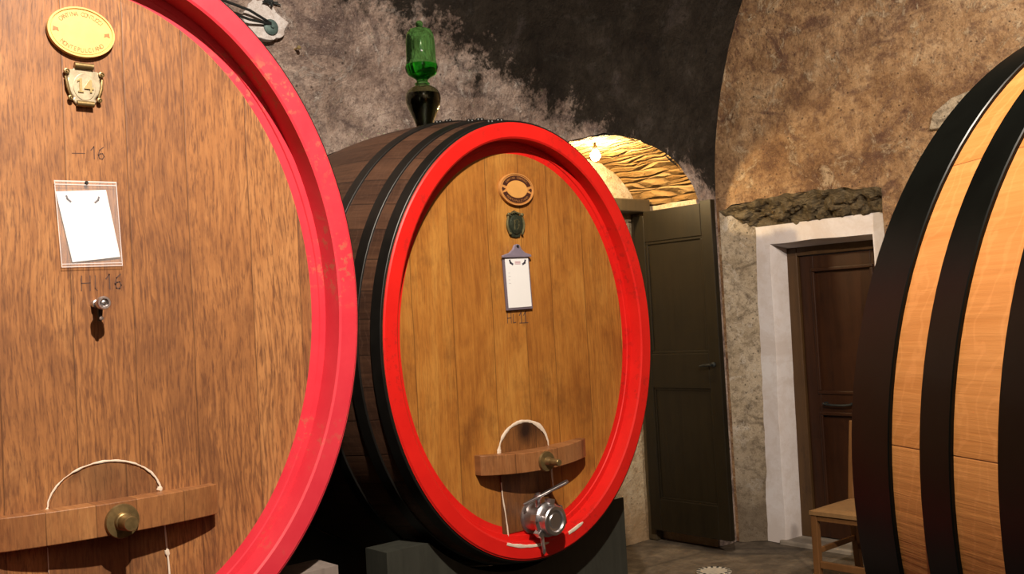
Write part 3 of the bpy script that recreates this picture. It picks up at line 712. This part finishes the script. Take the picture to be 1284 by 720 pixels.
# oval plaques
def plaque(name, parent, cx, cz, hw, hh, y, mats, top, bot, depth, dark_ring, loc):
    bm = BM(); N = 56
    def el(kx, kz, yy): return [bm.verts.new((cx+hw*kx*math.cos(2*PI*i/N), yy, cz+hh*kz*math.sin(2*PI*i/N))) for i in range(N)]
    rg = [el(.98, .98, y+.001), el(1, 1, y-depth*.5), el(.985, .98, y-depth), el(.93, .92, y-depth), el(.92, .905, y-depth+.003), el(.90, .885, y-depth+.003), el(.89, .87, y-depth+.0015)]
    for a, b in zip(rg, rg[1:]):
        for i in range(N): bm.faces.new((a[i], a[(i+1) % N], b[(i+1) % N], b[i]))
    bm.faces.new(rg[-1]); bm.faces.new(rg[0][::-1])
    p = obj(name, bm, mats[0], parent, smooth=True, flat_deg=30)
    yy = y-depth+.0015
    if dark_ring:
        bm = BM()
        for (a0, a1) in ((.30, PI-.30), (PI+.30, 2*PI-.30)):
            q = [(cx+hw*.86*math.cos(a0+(a1-a0)*i/24), cz+hh*.84*math.sin(a0+(a1-a0)*i/24)) for i in range(25)]
            w = [(cx+hw*.62*math.cos(a1-(a1-a0)*i/24), cz+hh*.55*math.sin(a1-(a1-a0)*i/24)) for i in range(25)]
            for i in range(24): prism(bm, [q[i], q[i+1], w[23-i], w[24-i]], yy-.0008, yy+.0005)
        for sg in (-1, 1): prism(bm, [(cx+sg*hw*.84, cz+hh*.10), (cx+sg*hw*.66, cz), (cx+sg*hw*.84, cz-hh*.16), (cx+sg*hw*.88, cz)], yy-.0008, yy+.0005)
        obj('inlay', bm, mats[1], p)
        yy -= .0009
        bm = BM(); e = [(cx+hw*.60*math.cos(2*PI*i/40), cz+hh*.53*math.sin(2*PI*i/40)) for i in range(40)]; prism(bm, e, yy-.0004, yy+.002)
        obj('centre_field', bm, M['med_center'], p)
    kx, kz = (.745, .71); hgt = hh*(.13 if dark_ring else .18)
    for txt, sgn in ((top, 1), (bot, -1)):
        bm = BM(); n = len(txt); span = 2.0 if sgn > 0 else 1.9
        for i, ch in enumerate(txt):
            if ch == ' ': continue
            t = (i+.5)/n-.5; a = PI/2-t*span if sgn > 0 else -PI/2+t*span
            x, z = cx+hw*kx*math.cos(a), cz+hh*kz*math.sin(a)
            tg = math.atan2(hh*kz*math.cos(a), -hw*kx*math.sin(a)); tg = tg+PI if sgn > 0 else tg
            glyph(bm, ch, x, z, yy, hgt, tg, .0006, .82)
        obj('lettering', bm, mats[2], p)
    if not dark_ring:
        for sg in (-1, 1):
            bm = BM(); prism(bm, [(cx+sg*hw*.82, cz+.006), (cx+sg*hw*.68, cz+.003), (cx+sg*hw*.66, cz-.006), (cx+sg*hw*.74, cz-.003), (cx+sg*hw*.84, cz-.006)], yy-.0006, yy+.0005)
            obj('ornament', bm, mats[2], p)
    return p
plaque('oval_plaque', left, .845, 2.2555, .0805, .0625, YL, (M['med_wood'], M['med_dark'], M['med_letter']), 'CANTINA CONTUCCI', 'MONTEPULCIANO', .014, False, None)
plaque('oval_plaque', mid, 2.345, 1.953, .080, .0575, YM, (M['med_wood2'], M['med_dark'], M['med_wood2']), 'CANTINA CONTUCCI', 'MONTEPULCIANO', .012, True, None)

# number shields
def shield_pts(cx, cz, w, h, prof_):
    r = [(cx+x*w, cz+z*h) for x, z in prof_]; return r+[(cx-x*w, cz+z*h) for x, z in prof_[::-1]]
sx, sz = .8475, 2.1255
PR = [(.02, 1.), (.42, .96), (.55, .72), (.80, .72), (1., .52), (.86, .30), (.95, .02), (.80, -.35), (.58, -.60), (.66, -.72), (.45, -.92), (.02, -1.)]
bm = BM(); prism(bm, shield_pts(sx, sz, .044, .052, PR), YL-.008, YL+.002)
sh = obj('number_shield', bm, M['pewter'], left, bevel=.003)
bm = BM(); e = [(sx+.0265*math.cos(2*PI*i/36)+0, sz-.004+.033*math.sin(2*PI*i/36)) for i in range(36)]; prism(bm, e, YL-.0095, YL-.006); obj('shield_field', bm, M['pewter'], sh, bevel=.001)
bm = BM()
for (ax, az, bx, bz, r) in ((-.022, .047, .022, .047, .0075), (-.020, -.046, .020, -.046, .0075)):
    tube(bm, [(sx+ax, YL-.011, sz+az), (sx+bx, YL-.011, sz+bz)], r, 12)
for sg in (-1, 1):
    for (x, z, r) in ((.041, .030, .007), (.034, -.034, .006)):
        lathe(bm, [(0, 0), (r, 0), (r, .006), (r*.6, .007), (r*.55, .004), (r*.3, .004), (r*.25, .008), (0, .008)], (sx+sg*x, YL-.008, sz+z), (0, -1, 0), 14)
    tube(bm, [(sx+sg*.043, YL-.009, sz+.018), (sx+sg*.040, YL-.011, sz-.006), (sx+sg*.033, YL-.009, sz-.028)], [.003, .0042, .003], 8)
obj('scrollwork', bm, M['brass'], sh, smooth=True, flat_deg=40)
bm = BM()
prism(bm, [(sx-.016, sz-.018), (sx-.016, sz-.015), (sx-.0125, sz-.015), (sx-.0125, sz+.010), (sx-.017, sz+.007), (sx-.017, sz+.011), (sx-.011, sz+.016), (sx-.0065, sz+.016), (sx-.0065, sz-.015), (sx-.003, sz-.015), (sx-.003, sz-.018)], YL-.013, YL-.009)
fx = sx+.011
prism(bm, [(fx-.012, sz-.009), (fx-.012, sz-.005), (fx+.001, sz+.014), (fx+.006, sz+.014), (fx+.006, sz-.005), (fx+.010, sz-.005), (fx+.010, sz-.009), (fx+.006, sz-.009), (fx+.006, sz-.017), (fx+.001, sz-.017), (fx+.001, sz-.009)], YL-.013, YL-.009)
obj('numeral', bm, M['brass_bright'], sh)
qx, qz = 2.333, 1.831
PR2 = [(.02, 1.), (.3, .9), (.5, .62), (.9, .70), (.85, .35), (1., .0), (.8, -.5), (.62, -.62), (.5, -.95), (.02, -1.)]
bm = BM(); prism(bm, shield_pts(qx, qz, .040, .048, PR2), YM-.006, YM+.002)
s2 = obj('number_shield', bm, M['verdigris'], mid, bevel=.003)
bm = BM(); lathe(bm, [(.026, 0), (.024, .004), (.014, .007), (0, .008)], (qx, YM-.006, qz-.003), (0, -1, 0), 24)
for v in bm.verts: v.co.z = qz-.003+(v.co.z-qz+.003)*1.35
obj('boss', bm, M['verdigris'], s2, smooth=True)
bm = BM()
for sg in (-1, 1):
    tube(bm, [(qx+sg*(.030+.009*math.sin(PI*i/8)), YM-.007, qz+.030-.062*i/8) for i in range(9)], [.003+.0015*math.sin(PI*i/8) for i in range(9)], 8)
    lathe(bm, [(0, 0), (.006, 0), (.006, .006), (.003, .008), (0, .008)], (qx+sg*.031, YM-.006, qz+.033), (0, -1, 0), 12)
    lathe(bm, [(0, 0), (.0045, 0), (.004, .006), (0, .007)], (qx+sg*.028, YM-.006, qz-.034), (0, -1, 0), 12)
for i in range(5): lathe(bm, [(0, 0), (.004, 0), (.003, .006), (0, .007)], (qx+(i-2)*.009, YM-.006, qz+.041-.002*abs(i-2)), (0, -1, 0), 10)
obj('scrollwork', bm, M['verdigris_hi'], s2, smooth=True)
bm = BM(); ribbon(bm, [(qx-.010, qz+.012), (qx-.010, qz-.018)], .004, YM-.013); ribbon(bm, [(qx+.002+.009*math.cos(a*.5+.3), qz+.006+.009*math.sin(a*.5+.3)) for a in range(13)] , .003, YM-.013); ribbon(bm, [(qx+.011, qz+.004), (qx+.009, qz-.010), (qx+.003, qz-.018)], .003, YM-.013)
obj('numeral', bm, M['verdigris_hi'], s2)

# pencilled capacities (strokes on the boards)
def digit(bm, ch, x, z, h, w, y, lw):
    S = {'1': [[(.15, .7), (.55, 1.), (.55, 0.)]], 'H': [[(.05, 0), (.12, 1)], [(.85, 0), (.88, 1)], [(.08, .5), (.86, .52)]], 'l': [[(.5, 1.), (.45, .15), (.7, 0.)]],
         'L': [[(.3, 1.), (.25, 0.), (.9, .05)]], '6': [[(.75, 1.), (.35, .75), (.18, .35), (.3, .05), (.62, .02), (.8, .25), (.65, .48), (.38, .45), (.22, .3)]],
         '-': [[(0, .45), (1., .5)]]}
    for st in S[ch]: ribbon(bm, [(x+px*w, z+pz*h) for px, pz in st], lw, y)
bm = BM(); digit(bm, '-', .815, 1.945, .03, .03, YL, .0015); digit(bm, '1', .857, 1.948, .030, .018, YL, .0022); digit(bm, '6', .873, 1.948, .030, .022, YL, .0022)
obj('pencil_marks', bm, M['pencil'], left)
bm = BM(); digit(bm, 'H', .822, 1.625, .036, .026, YL, .0022); digit(bm, 'l', .848, 1.625, .036, .018, YL, .0022)
obj('pencil_marks', bm, M['pencil'], left)
bm = BM(); digit(bm, '1', .880, 1.628, .036, .020, YL, .0030); digit(bm, '6', .900, 1.628, .036, .024, YL, .0030)
obj('pencil_marks', bm, M['pencil'], left)
bm = BM(); digit(bm, 'H', 2.275, 1.487, .034, .022, YM, .0028); digit(bm, 'L', 2.299, 1.487, .030, .018, YM, .0028); digit(bm, '1', 2.330, 1.485, .038, .020, YM, .0032); digit(bm, '1', 2.350, 1.485, .038, .020, YM, .0032)
ribbon(bm, [(2.352, 1.485), (2.372, 1.485)], .0028, YM); ribbon(bm, [(2.332, 1.485), (2.35, 1.485)], .0028, YM)
obj('pencil_marks', bm, M['pencil'], mid)

# sample cock on the left head
bm = BM(); lathe(bm, [(.010, 0), (.010, .02), (.0075, .021), (.0075, .05), (.0145, .051), (.016, .054), (.016, .068), (.0145, .070), (.0105, .070), (.0100, .060), (.0065, .060), (.006, .068), (.003, .069), (.0025, .063), (0, .063)], (.853, YL+.002, 1.592), (0, -1, 0), 28)
sk = obj('sample_cock', bm, M['steel'], left, smooth=True, flat_deg=30)
bm = BM(); tube(bm, [(.853, YL-.035, 1.588), (.852, YL-.036, 1.565), (.851, YL-.036, 1.549)], [.008, .0065, .005]); obj('spout', bm, M['black'], sk, smooth=True)
bm = BM(); lathe(bm, [(0, 0), (.005, 0), (.005, .003), (0, .004)], (.852, YL-.045, 1.556), (0, -1, 0), 10); obj('screw', bm, M['steel'], sk, smooth=True)

# clipboard and plastic pouch hang on the heads: things of their own
cb = empty('clipboard', (2.328, YM-.008, 1.53), 'narrow clipboard with white sheet hanging on the red-rimmed middle barrel head', 'clipboard')
def cbp(u, v):   # u across 0..1, v down 0..1; slightly turned
    x = 2.262+.122*u+.006*v; return x, 1.716-.186*v+.003*u
bm = BM(); prism(bm, [cbp(0, 0), cbp(1, 0), cbp(1, 1), cbp(0, 1)], YM-.010, YM-.004); obj('board', bm, M['board'], cb, bevel=.001)
bm = BM(); prism(bm, [cbp(.07, .03), cbp(.95, .03), cbp(.95, .955), cbp(.07, .955)], YM-.0115, YM-.010); sht = obj('paper_sheet', bm, M['paper'], cb)
for sg in (-1, 1):
    bm = BM(); ribbon(bm, [(2.328+sg*.036, 1.703), (2.328+sg*.033, 1.695), (2.328+sg*.024, 1.690)], .007, YM-.0116); obj('logo', bm, M['ink'], sht)
bm = BM()
for k in range(3): ribbon(bm, [(2.316, 1.699-.004*k), (2.340, 1.699-.004*k)], .002, YM-.0116)
obj('heading', bm, M['ink_red'], sht)
bm = BM()
for k in range(4): ribbon(bm, [(2.283, 1.660-.012*k), (2.283+.006+.003*(k % 2), 1.660-.012*k)], .0015, YM-.0116)
obj('text_lines', bm, M['ink_pale'], sht)
bm = BM(); prism(bm, [(2.256, 1.720), (2.256, 1.712), (2.390, 1.715), (2.390, 1.723), (2.362, 1.730), (2.345, 1.742), (2.338, 1.757), (2.326, 1.760), (2.314, 1.757), (2.305, 1.741), (2.288, 1.729)], YM-.018, YM-.009)
cl = obj('clip', bm, M['board_clip'], cb, bevel=.002)
bm = BM(); lathe(bm, [(0, 0), (.003, 0), (.003, .014), (.005, .014), (.004, .018), (0, .018)], (2.326, YM-.004, 1.752), (0, -1, 0), 10); obj('nail', bm, M['iron'], cb, smooth=True)
po = empty('plastic_pouch', (.846, YL-.003, 1.683), 'clear plastic pouch holding a skewed white sheet on the left barrel head', 'pouch')
PQ = [(.769, 1.888), (.914, 1.891), (.921, 1.685), (.778, 1.682)]
bm = BM(); prism(bm, [(.772, 1.863), (.890, 1.872), (.918, 1.707), (.804, 1.694)], YL-.0052, YL-.0042); sh2 = obj('paper_sheet', bm, M['paper'], po)
for x, sg in ((.800, -1), (.868, 1)):
    bm = BM(); ribbon(bm, [(x+sg*.004, 1.853), (x+sg*.002, 1.846), (x-sg*.005, 1.840)], .0045, YL-.0053); obj('logo', bm, M['ink'], sh2)
bm = BM(); random.seed(4); g = []
for i in range(9):
    r = []
    for j in range(13):
        u, v = i/8, j/12; a = Vector(PQ[0]).lerp(Vector(PQ[1]), u); b = Vector(PQ[3]).lerp(Vector(PQ[2]), u); p = a.lerp(b, v)
        r.append((p.x, p.y, .002*noise.noise(Vector((u*4, v*5, 1)))*(1 if 0 < i < 8 and 0 < j < 12 else 0)))
    g.append(r)
F_ = [[bm.verts.new((x, YL-.0085+d, z)) for x, z, d in r] for r in g]; B_ = [[bm.verts.new((x, YL-.0079+d, z)) for x, z, d in r] for r in g]
for i in range(8):
    for j in range(12):
        bm.faces.new((F_[i][j], F_[i+1][j], F_[i+1][j+1], F_[i][j+1]))
        bm.faces.new((B_[i][j], B_[i][j+1], B_[i+1][j+1], B_[i+1][j]))
obj('plastic_sleeve', bm, M['plastic'], po, smooth=True)
bm = BM()
def edge(a, b, w): ribbon(bm, [a, b], w, YL-.0088, .0006)
edge(PQ[0], PQ[1], .003); edge((.7695, 1.880), (.9142, 1.883), .0022); edge(PQ[1], PQ[2], .0018); edge(PQ[3], PQ[2], .0018); edge((.7777, 1.689), (.9207, 1.692), .0018); edge(PQ[0], PQ[3], .0018)
obj('seam', bm, M['plastic_edge'], po)
bm = BM(); lathe(bm, [(0, 0), (.0025, 0), (.0025, .008), (.0045, .009), (.003, .012), (0, .012)], (.843, YL-.001, 1.887), (0, -1, 0), 10); obj('nail', bm, M['iron'], po, smooth=True)

# stainless tap low on the middle head
TX, TZ, TR = 2.338, .812, 1.24
def sc_(p): return [(r*TR, h) for r, h in p]
bm = BM(); lathe(bm, sc_([(0, 0), (.046, 0), (.046, .012), (.038, .014), (.037, .074), (0, .074)]), (TX, YM+.002, TZ), (0, -1, 0), 36)
tp = obj('tap', bm, M['steel_dark'], mid, smooth=True, flat_deg=30)
ty = YM-.070
bm = BM(); lathe(bm, sc_([(.0, 0), (.042, 0), (.047, .004), (.048, .016), (.044, .022), (.041, .024)])+sc_([(.040, .030), (.041, .034), (.0405, .050), (.038, .054), (.030, .055), (.027, .049), (.021, .047), (.019, .050), (0, .050)]), (TX, ty, TZ), (0, -1, 0), 44)
ck = obj('end_cap', bm, M['steel'], tp, smooth=True, flat_deg=30)
for a in (.45, 1.35, 2.9, 3.9, 5.6):
    c_ = Vector((TX+.049*TR*math.cos(a), ty-.012, TZ+.049*TR*math.sin(a)))
    bm = BM(); box(bm, -.009, .009, -.014, .014, -.012, .012, Matrix.Translation(c_) @ Matrix.Rotation(-a, 4, 'Y'))
    obj('clamp_lug', bm, M['steel'], ck, bevel=.002)
bm = BM(); tube(bm, [(TX-.032, ty-.012, TZ-.052), (TX-.033, ty-.020, TZ-.092)], [.007, .006]); obj('wing_screw', bm, M['steel'], ck, smooth=True)
bm = BM(); lathe(bm, [(0, 0), (.0065, .001), (.0075, .012), (.003, .020), (0, .020)], (TX-.033, ty-.020, TZ-.090), (0, 0, -1), 12); obj('wing_screw', bm, M['steel'], ck, smooth=True)
bm = BM(); lathe(bm, [(.010, 0), (.010, .03), (.014, .031), (.014, .044), (0, .046)], (TX-.012, YM-.050, TZ+.036), (0, 0, 1), 18)
hb = obj('stem', bm, M['steel'], tp, smooth=True, flat_deg=30)
h0 = Vector((TX-.055, YM-.040, TZ+.060)); h1 = Vector((TX+.052, YM-.125, TZ+.122))
ux = (h1-h0).normalized(); uz = Vector((0, 0, 1)); uy = uz.cross(ux).normalized(); uz = ux.cross(uy); L_ = (h1-h0).length
MM = Matrix(((ux.x, uy.x, uz.x, h0.x), (ux.y, uy.y, uz.y, h0.y), (ux.z, uy.z, uz.z, h0.z), (0, 0, 0, 1)))
bm = BM(); q = [(-.012, -.006), (.030, -.012), (.050, -.015), (L_*.6, -.014), (L_, -.020), (L_+.010, -.012), (L_+.010, .012), (L_, .020), (L_*.6, .014), (.050, .015), (.030, .012), (-.012, .006)]
lo_ = [bm.verts.new(MM @ Vector((x, y, -.004))) for x, y in q]; hi_ = [bm.verts.new(MM @ Vector((x, y, .004))) for x, y in q]
bm.faces.new(lo_[::-1]); bm.faces.new(hi_)
for a in range(len(q)): bm.faces.new((lo_[a], lo_[(a+1) % len(q)], hi_[(a+1) % len(q)], hi_[a]))
lv = obj('lever', bm, M['steel_dark'], tp, bevel=.002)
bm = BM(); lathe(bm, [(0, 0), (.012, 0), (.012, .008), (.006, .011), (0, .011)], h0+ux*.046+uz*.003, uz, 6); obj('nut', bm, M['steel'], lv)
# glass topping-up vessel in the bung of the middle cask
gs = .55; gx = 2.338; gy = 2.55+gs; gz = CM.pt(PI/2, gs).z
ga = empty('glass_airlock', (gx, gy, gz), 'green glass vessel above a dark wine-filled bulb on top of the middle barrel', 'glass vessel')
K = .00066
bm = BM(); lathe(bm, [(.0, .0), (.026, .0), (.030, .004), (.030, .012), (.022, .016), (0, .016)], (gx, gy, gz), seg=28); obj('bung', bm, M['beam'], ga, smooth=True, flat_deg=30)
def cp(r, y): return (r*K, (690-y)*K)
low = [(0, 694), (44, 692), (50, 680), (58, 655), (72, 622), (88, 585), (101, 550), (105, 522), (102, 500), (92, 478), (74, 460), (50, 448), (36, 440)]
base = (gx, gy, gz+.010)
bm = BM(); lathe(bm, [cp(r, y) for r, y in low]+[cp(34, 440)]+[cp(max(0, r-3.5), y-2*(1 if y > 680 else 0)) for r, y in low[::-1]], base, seg=40); bl = obj('bulb', bm, M['glass_smoke'], ga, smooth=True, flat_deg=60)
bm = BM(); lathe(bm, [(0, cp(0, 689)[1])]+[cp(r-4.2, y) for r, y in [(46, 688)]+low[2:9]]+[cp(97, 496), (0, cp(0, 494)[1])], base, seg=40); obj('wine', bm, M['wine'], bl, smooth=True, flat_deg=40)
up = [(36, 438), (44, 437), (44, 430), (33, 425), (33, 410), (50, 396), (78, 380), (92, 360), (97, 338), (92, 320), (88, 300), (86, 240), (86, 200), (83, 165), (80, 140), (68, 116), (46, 106), (22, 104), (16, 96), (22, 85), (22, 68), (14, 58), (0, 55)]
bm = BM(); lathe(bm, [cp(r, y) for r, y in up]+[cp(max(0, r-3.2), y+(4 if y < 110 else 0)) for r, y in up[::-1]], base, seg=40); gv = obj('green_vessel', bm, M['glass_green'], ga, smooth=True, flat_deg=60)
bm = BM(); lathe(bm, [(0, cp(0, 408)[1])]+[cp(r-4.4, y) for r, y in up[4:9]]+[cp(90, 322), (0, cp(0, 320)[1])], base, seg=40); obj('liquid', bm, M['green_liquid'], gv, smooth=True, flat_deg=40)

# ------------------------------------------------------------------ cradles and plinth
def cradle(C, x0, x1, y0, y1, z0, z1, mat, label, name='', clear=.009):
    bm = BM(); n = 40; top = []
    for i in range(n+1):
        x = x0+(x1-x0)*i/n; tt = ((y0+y1)/2-C.c.y); k = max(C.kk(y0-C.c.y), C.kk(y1-C.c.y)); u = (x-C.c.x)/(C.a*k+clear)
        zc = C.c.z-(C.b*k+clear)*math.sqrt(max(0, 1-u*u)) if abs(u) < 1 else 9
        top.append((x, min(z1, max(zc, z0+.02))))
    prism(bm, [(x0, z0)]+top+[(x1, z0)], y0, y1)
    if label is None: return tag(obj(name, bm, mat, loc=((x0+x1)/2, (y0+y1)/2, z0)), kind='structure')
    return tag(obj('barrel_cradle', bm, mat, loc=((x0+x1)/2, (y0+y1)/2, z0)), label, 'cradle')
cradle(CM, 1.77, 2.87, 2.66, 2.78, .38, .79, M['cradle'], 'dark grey-green cradle block under the red-rimmed middle barrel')
cradle(CM, 1.77, 2.87, 3.50, 3.62, .38, .79, M['cradle'], None, 'rear_cradle_mid')  # rear cradle of the middle cask, unseen
cradle(CL, .18, 1.51, 2.52, 2.64, .38, .825, M['cradle_pale'], 'pale cradle block under the left barrel, its horn showing between the two red-rimmed barrels', clear=.02)
cradle(CL, .18, 1.535, 3.50, 3.62, .38, .80, M['cradle'], None, 'rear_cradle_left')  # rear cradle of the left cask, unseen
bm = BM(); box(bm, .10, 2.87, 2.50, 3.75, -.02, .375); tag(obj('trim_9', bm, M['cradle'], bevel=.01), kind='structure')
bm = BM(); MM = Matrix.Translation(CN.c-Vector((0, 0, CN.c.z))) @ Matrix.Rotation(-.456, 4, 'Z')
box(bm, -.45, .45, -1.05, -.08, -.02, .34, MM); tag(obj('trim_10', bm, M['cradle'], bevel=.01), kind='structure')
for t_, lab in ((.18, 'right_cradle_head'), (.88, 'right_cradle_back')):  # cradles under the right cask, out of view
    bm = BM(); n = 32; k = max(CN.kk(t_), CN.kk(t_+.1)); top = []
    for i in range(n+1):
        u = -1+2*i/n; x = u*.44; top.append((x, min(.72, CN.c.z-(CN.b*k+.008)*math.sqrt(max(0, 1-(x/(CN.a*k+.008))**2)))))
    prism(bm, [(-.44, .345)]+top+[(.44, .345)], -t_-.10, -t_)
    bmesh.ops.transform(bm, matrix=MM, verts=bm.verts)
    p = CN.c+CN.ax*(t_+.05); tag(obj(lab, bm, M['cradle'], loc=(p.x, p.y, .345)), kind='structure')

# ------------------------------------------------------------------ rush-seated chair before the brown door
ch = empty('wooden_chair', (4.65, 2.68, 0), 'plain wooden chair with rush seat standing before the brown door', 'chair')
X0, X1, Y0, Y1 = 4.475, 4.845, 2.50, 2.845
def leg(p): bm = BM(); tube(bm, p, .0175, 4); return obj('leg', bm, M['chair_wood'], ch, bevel=.003)
def sq(name, x0, x1, y0, y1, z0, z1): bm = BM(); box(bm, x0, x1, y0, y1, z0, z1); return obj(name, bm, M['chair_wood'], ch, bevel=.003)
for y in (Y0, Y1): sq('leg', X0-.017, X0+.017, y-.017, y+.017, 0, .445)
for y in (Y0, Y1):
    bm = BM(); P_ = [(X1+.03, 0), (X1, .25), (X1-.005, .46), (X1+.02, .65), (X1+.055, .86)]; R = []
    for x, z in P_: R.append([bm.verts.new(q) for q in ((x-.017, y-.016, z), (x+.017, y-.016, z), (x+.017, y+.016, z), (x-.017, y+.016, z))])
    for a, b in zip(R, R[1:]):
        for k in range(4): bm.faces.new((a[k], a[(k+1) % 4], b[(k+1) % 4], b[k]))
    bm.faces.new(R[0][::-1]); bm.faces.new(R[-1]); obj('leg', bm, M['chair_wood'], ch, bevel=.003)
bm = BM(); n = 16; g = []
for i in range(n+1):
    r = []
    for j in range(n+1):
        u, v = i/n, j/n; e = min(u, 1-u, v, 1-v); z = .452+.012*min(1, e*8)-.010*(1-max(abs(u-.5), abs(v-.5))*2)+.0016*math.sin(max(abs(u-.5), abs(v-.5))*150)
        r.append(bm.verts.new((X0-.022+(X1-X0+.035)*u, Y0-.02+(Y1-Y0+.04)*v, z)))
    g.append(r)
for r, s in zip(g, g[1:]):
    for j in range(n): bm.faces.new((r[j], s[j], s[j+1], r[j+1]))
ret = bmesh.ops.extrude_face_region(bm, geom=bm.faces[:]); vs = [q for q in ret['geom'] if isinstance(q, bmesh.types.BMVert)]
for q in vs: q.co.z = .432
obj('seat', bm, M['rush'], ch, smooth=True)
sq('seat_rail', X0-.012, X0+.012, Y0+.017, Y1-.017, .402, .437); sq('seat_rail', X0+.017, X1-.012, Y1-.012, Y1+.012, .402, .437); sq('seat_rail', X0+.017, X1-.012, Y0-.012, Y0+.012, .402, .437)
sq('stretcher', X0-.010, X0+.010, Y0+.017, Y1-.017, .165, .20)
for y in (Y0, Y1): sq('stretcher', X0+.017, X1-.005, y-.009, y+.009, .235, .262)
sq('stretcher', X1-.009, X1+.02, Y0+.016, Y1-.016, .19, .215)
sq('back_slat', X1+.03, X1+.048, Y0+.016, Y1-.016, .76, .83); sq('back_slat', X1+.012, X1+.03, Y0+.016, Y1-.016, .60, .65)

# ------------------------------------------------------------------ small things
bm = BM(); lathe(bm, [(0, -.002), (.098, -.002), (.100, .006), (.096, .010), (.078, .010), (.076, .008), (0, .009)], (4.60, 3.60, 0), seg=40)
dc = tag(obj('drain_cover', bm, M['drain'], loc=(4.60, 3.60, 0), smooth=True, flat_deg=30), 'round pale cover in the stone floor before the open dark door', 'drain cover')
bm = BM()
for i in range(16):
    a = 2*PI*i/16; box(bm, -.011, .011, -.006, .006, .0085, .0115, Matrix.Translation((4.60+.087*math.cos(a), 3.60+.087*math.sin(a), 0)) @ Matrix.Rotation(a, 4, 'Z'))
obj('slot', bm, M['iron'], dc)
YW = VY+math.sqrt(VR*VR-(2.83-VZ)**2)
br = empty('wall_bracket', (2.092, YW, 2.826), 'iron wall bracket with two rods on a white plaster patch above the left barrel', 'bracket')
bm = BM(); random.seed(5); pp = []
for i in range(40):
    a = 2*PI*i/40; r = 1+.22*noise.noise(Vector((math.cos(a)*1.6, math.sin(a)*1.6, 2)))+.1*noise.noise(Vector((math.cos(a)*5, math.sin(a)*5, 2)))
    pp.append((2.087+.105*r*math.cos(a), 2.838+.082*r*math.sin(a)))
prism(bm, pp, YW-.022, YW+.02); obj('plaster_patch', bm, M['patch'], br, bevel=.004)
bm = BM(); lathe(bm, [(.032, 0), (.034, .010), (.026, .016), (.008, .018), (.007, .026), (0, .026)], (2.104, YW-.020, 2.812), (0, -1, 0), 22); obj('plate', bm, M['iron_green'], br, smooth=True)
bm = BM()
for z0, z1 in ((2.826, 2.858), (2.822, 2.818)): tube(bm, [(2.10, YW-.035, z0), (1.99, YW-.06, z1), (1.86, YW-.07, z1+.02)], .006)
obj('rod', bm, M['iron'], br, smooth=True)
bm = BM(); lathe(bm, [(.004, -.02), (.004, .03), (.009, .032), (.007, .038), (0, .039)], (2.235, YW+.005, 2.742), (0, -1, 0), 12)
tag(obj('wall_nail', bm, M['brass_bright'], loc=(2.235, YW+.005, 2.742), smooth=True), 'small bright nail head in the wall right of the iron bracket', 'nail')
wi = BM(); p_ = [Vector((2.10+.045*math.sin(k*1.7+.4)*math.cos(k*.31), YW-.040+.006*math.sin(k*2.3), 2.918+.024*math.sin(k*2.9)*math.cos(k*.53))) for k in range(17)]
p_ = [p_[k//3].lerp(p_[k//3+1], (k % 3)/3) for k in range(48)]
tube(wi, p_, .0035, 6); tag(obj('rusty_wire', wi, M['iron'], loc=(2.10, YW-.03, 2.918), smooth=True), 'tangled rusty wire on the wall just above the iron bracket', 'wire')
# bare bulb hanging from the crown of the archway
bx, by, bz = 4.395, 4.14, 2.455
lb_ = empty('bare_bulb', (bx, by, bz), 'lit bare bulb under the crown of the archway behind the middle barrel', 'light bulb')
bm = BM(); lathe(bm, [(0, -.032), (.018, -.027), (.029, -.010), (.030, .004), (.024, .020), (.014, .034), (.012, .040), (0, .040)], (bx, by, bz), seg=24); obj('glass_envelope', bm, M['bulb'], lb_, smooth=True)
bm = BM(); lathe(bm, [(0, .036), (.015, .036), (.017, .050), (.010, .062), (.006, .09), (0, .09)], (bx, by, bz), seg=18); obj('lamp_holder', bm, M['bakelite'], lb_, smooth=True)

# ------------------------------------------------------------------ light
def point(name, loc, power, col, r):
    l = bpy.data.lights.new(name, 'POINT'); l.energy = power; l.color = col; l.shadow_soft_size = r
    o = bpy.data.objects.new(name, l); COL.objects.link(o); o.location = loc; return o
def spot(name, loc, tgt, power, col, r, ang, blend):
    l = bpy.data.lights.new(name, 'SPOT'); l.energy = power; l.color = col; l.shadow_soft_size = r; l.spot_size = math.radians(ang); l.spot_blend = blend
    o = bpy.data.objects.new(name, l); COL.objects.link(o); o.location = loc
    o.rotation_euler = (Vector(tgt)-Vector(loc)).to_track_quat('-Z', 'Y').to_euler(); return o
point('ceiling_lamp', (.7, .4, 3.7), 680, (1., .87, .72), .035)
spot('end_lamp', (3.2, .6, 3.0), (5.4, 3.0, 1.45), 215, (1., .85, .68), .05, 82, .6)
w = bpy.data.worlds.new('world'); sc.world = w; w.use_nodes = True
w.node_tree.nodes['Background'].inputs[0].default_value = (.02, .018, .016, 1); w.node_tree.nodes['Background'].inputs[1].default_value = .3
vs_ = sc.view_settings; vs_.view_transform = 'Standard'; vs_.look = 'None'; vs_.gamma = 1; vs_.exposure = .48; vs_.use_curve_mapping = False
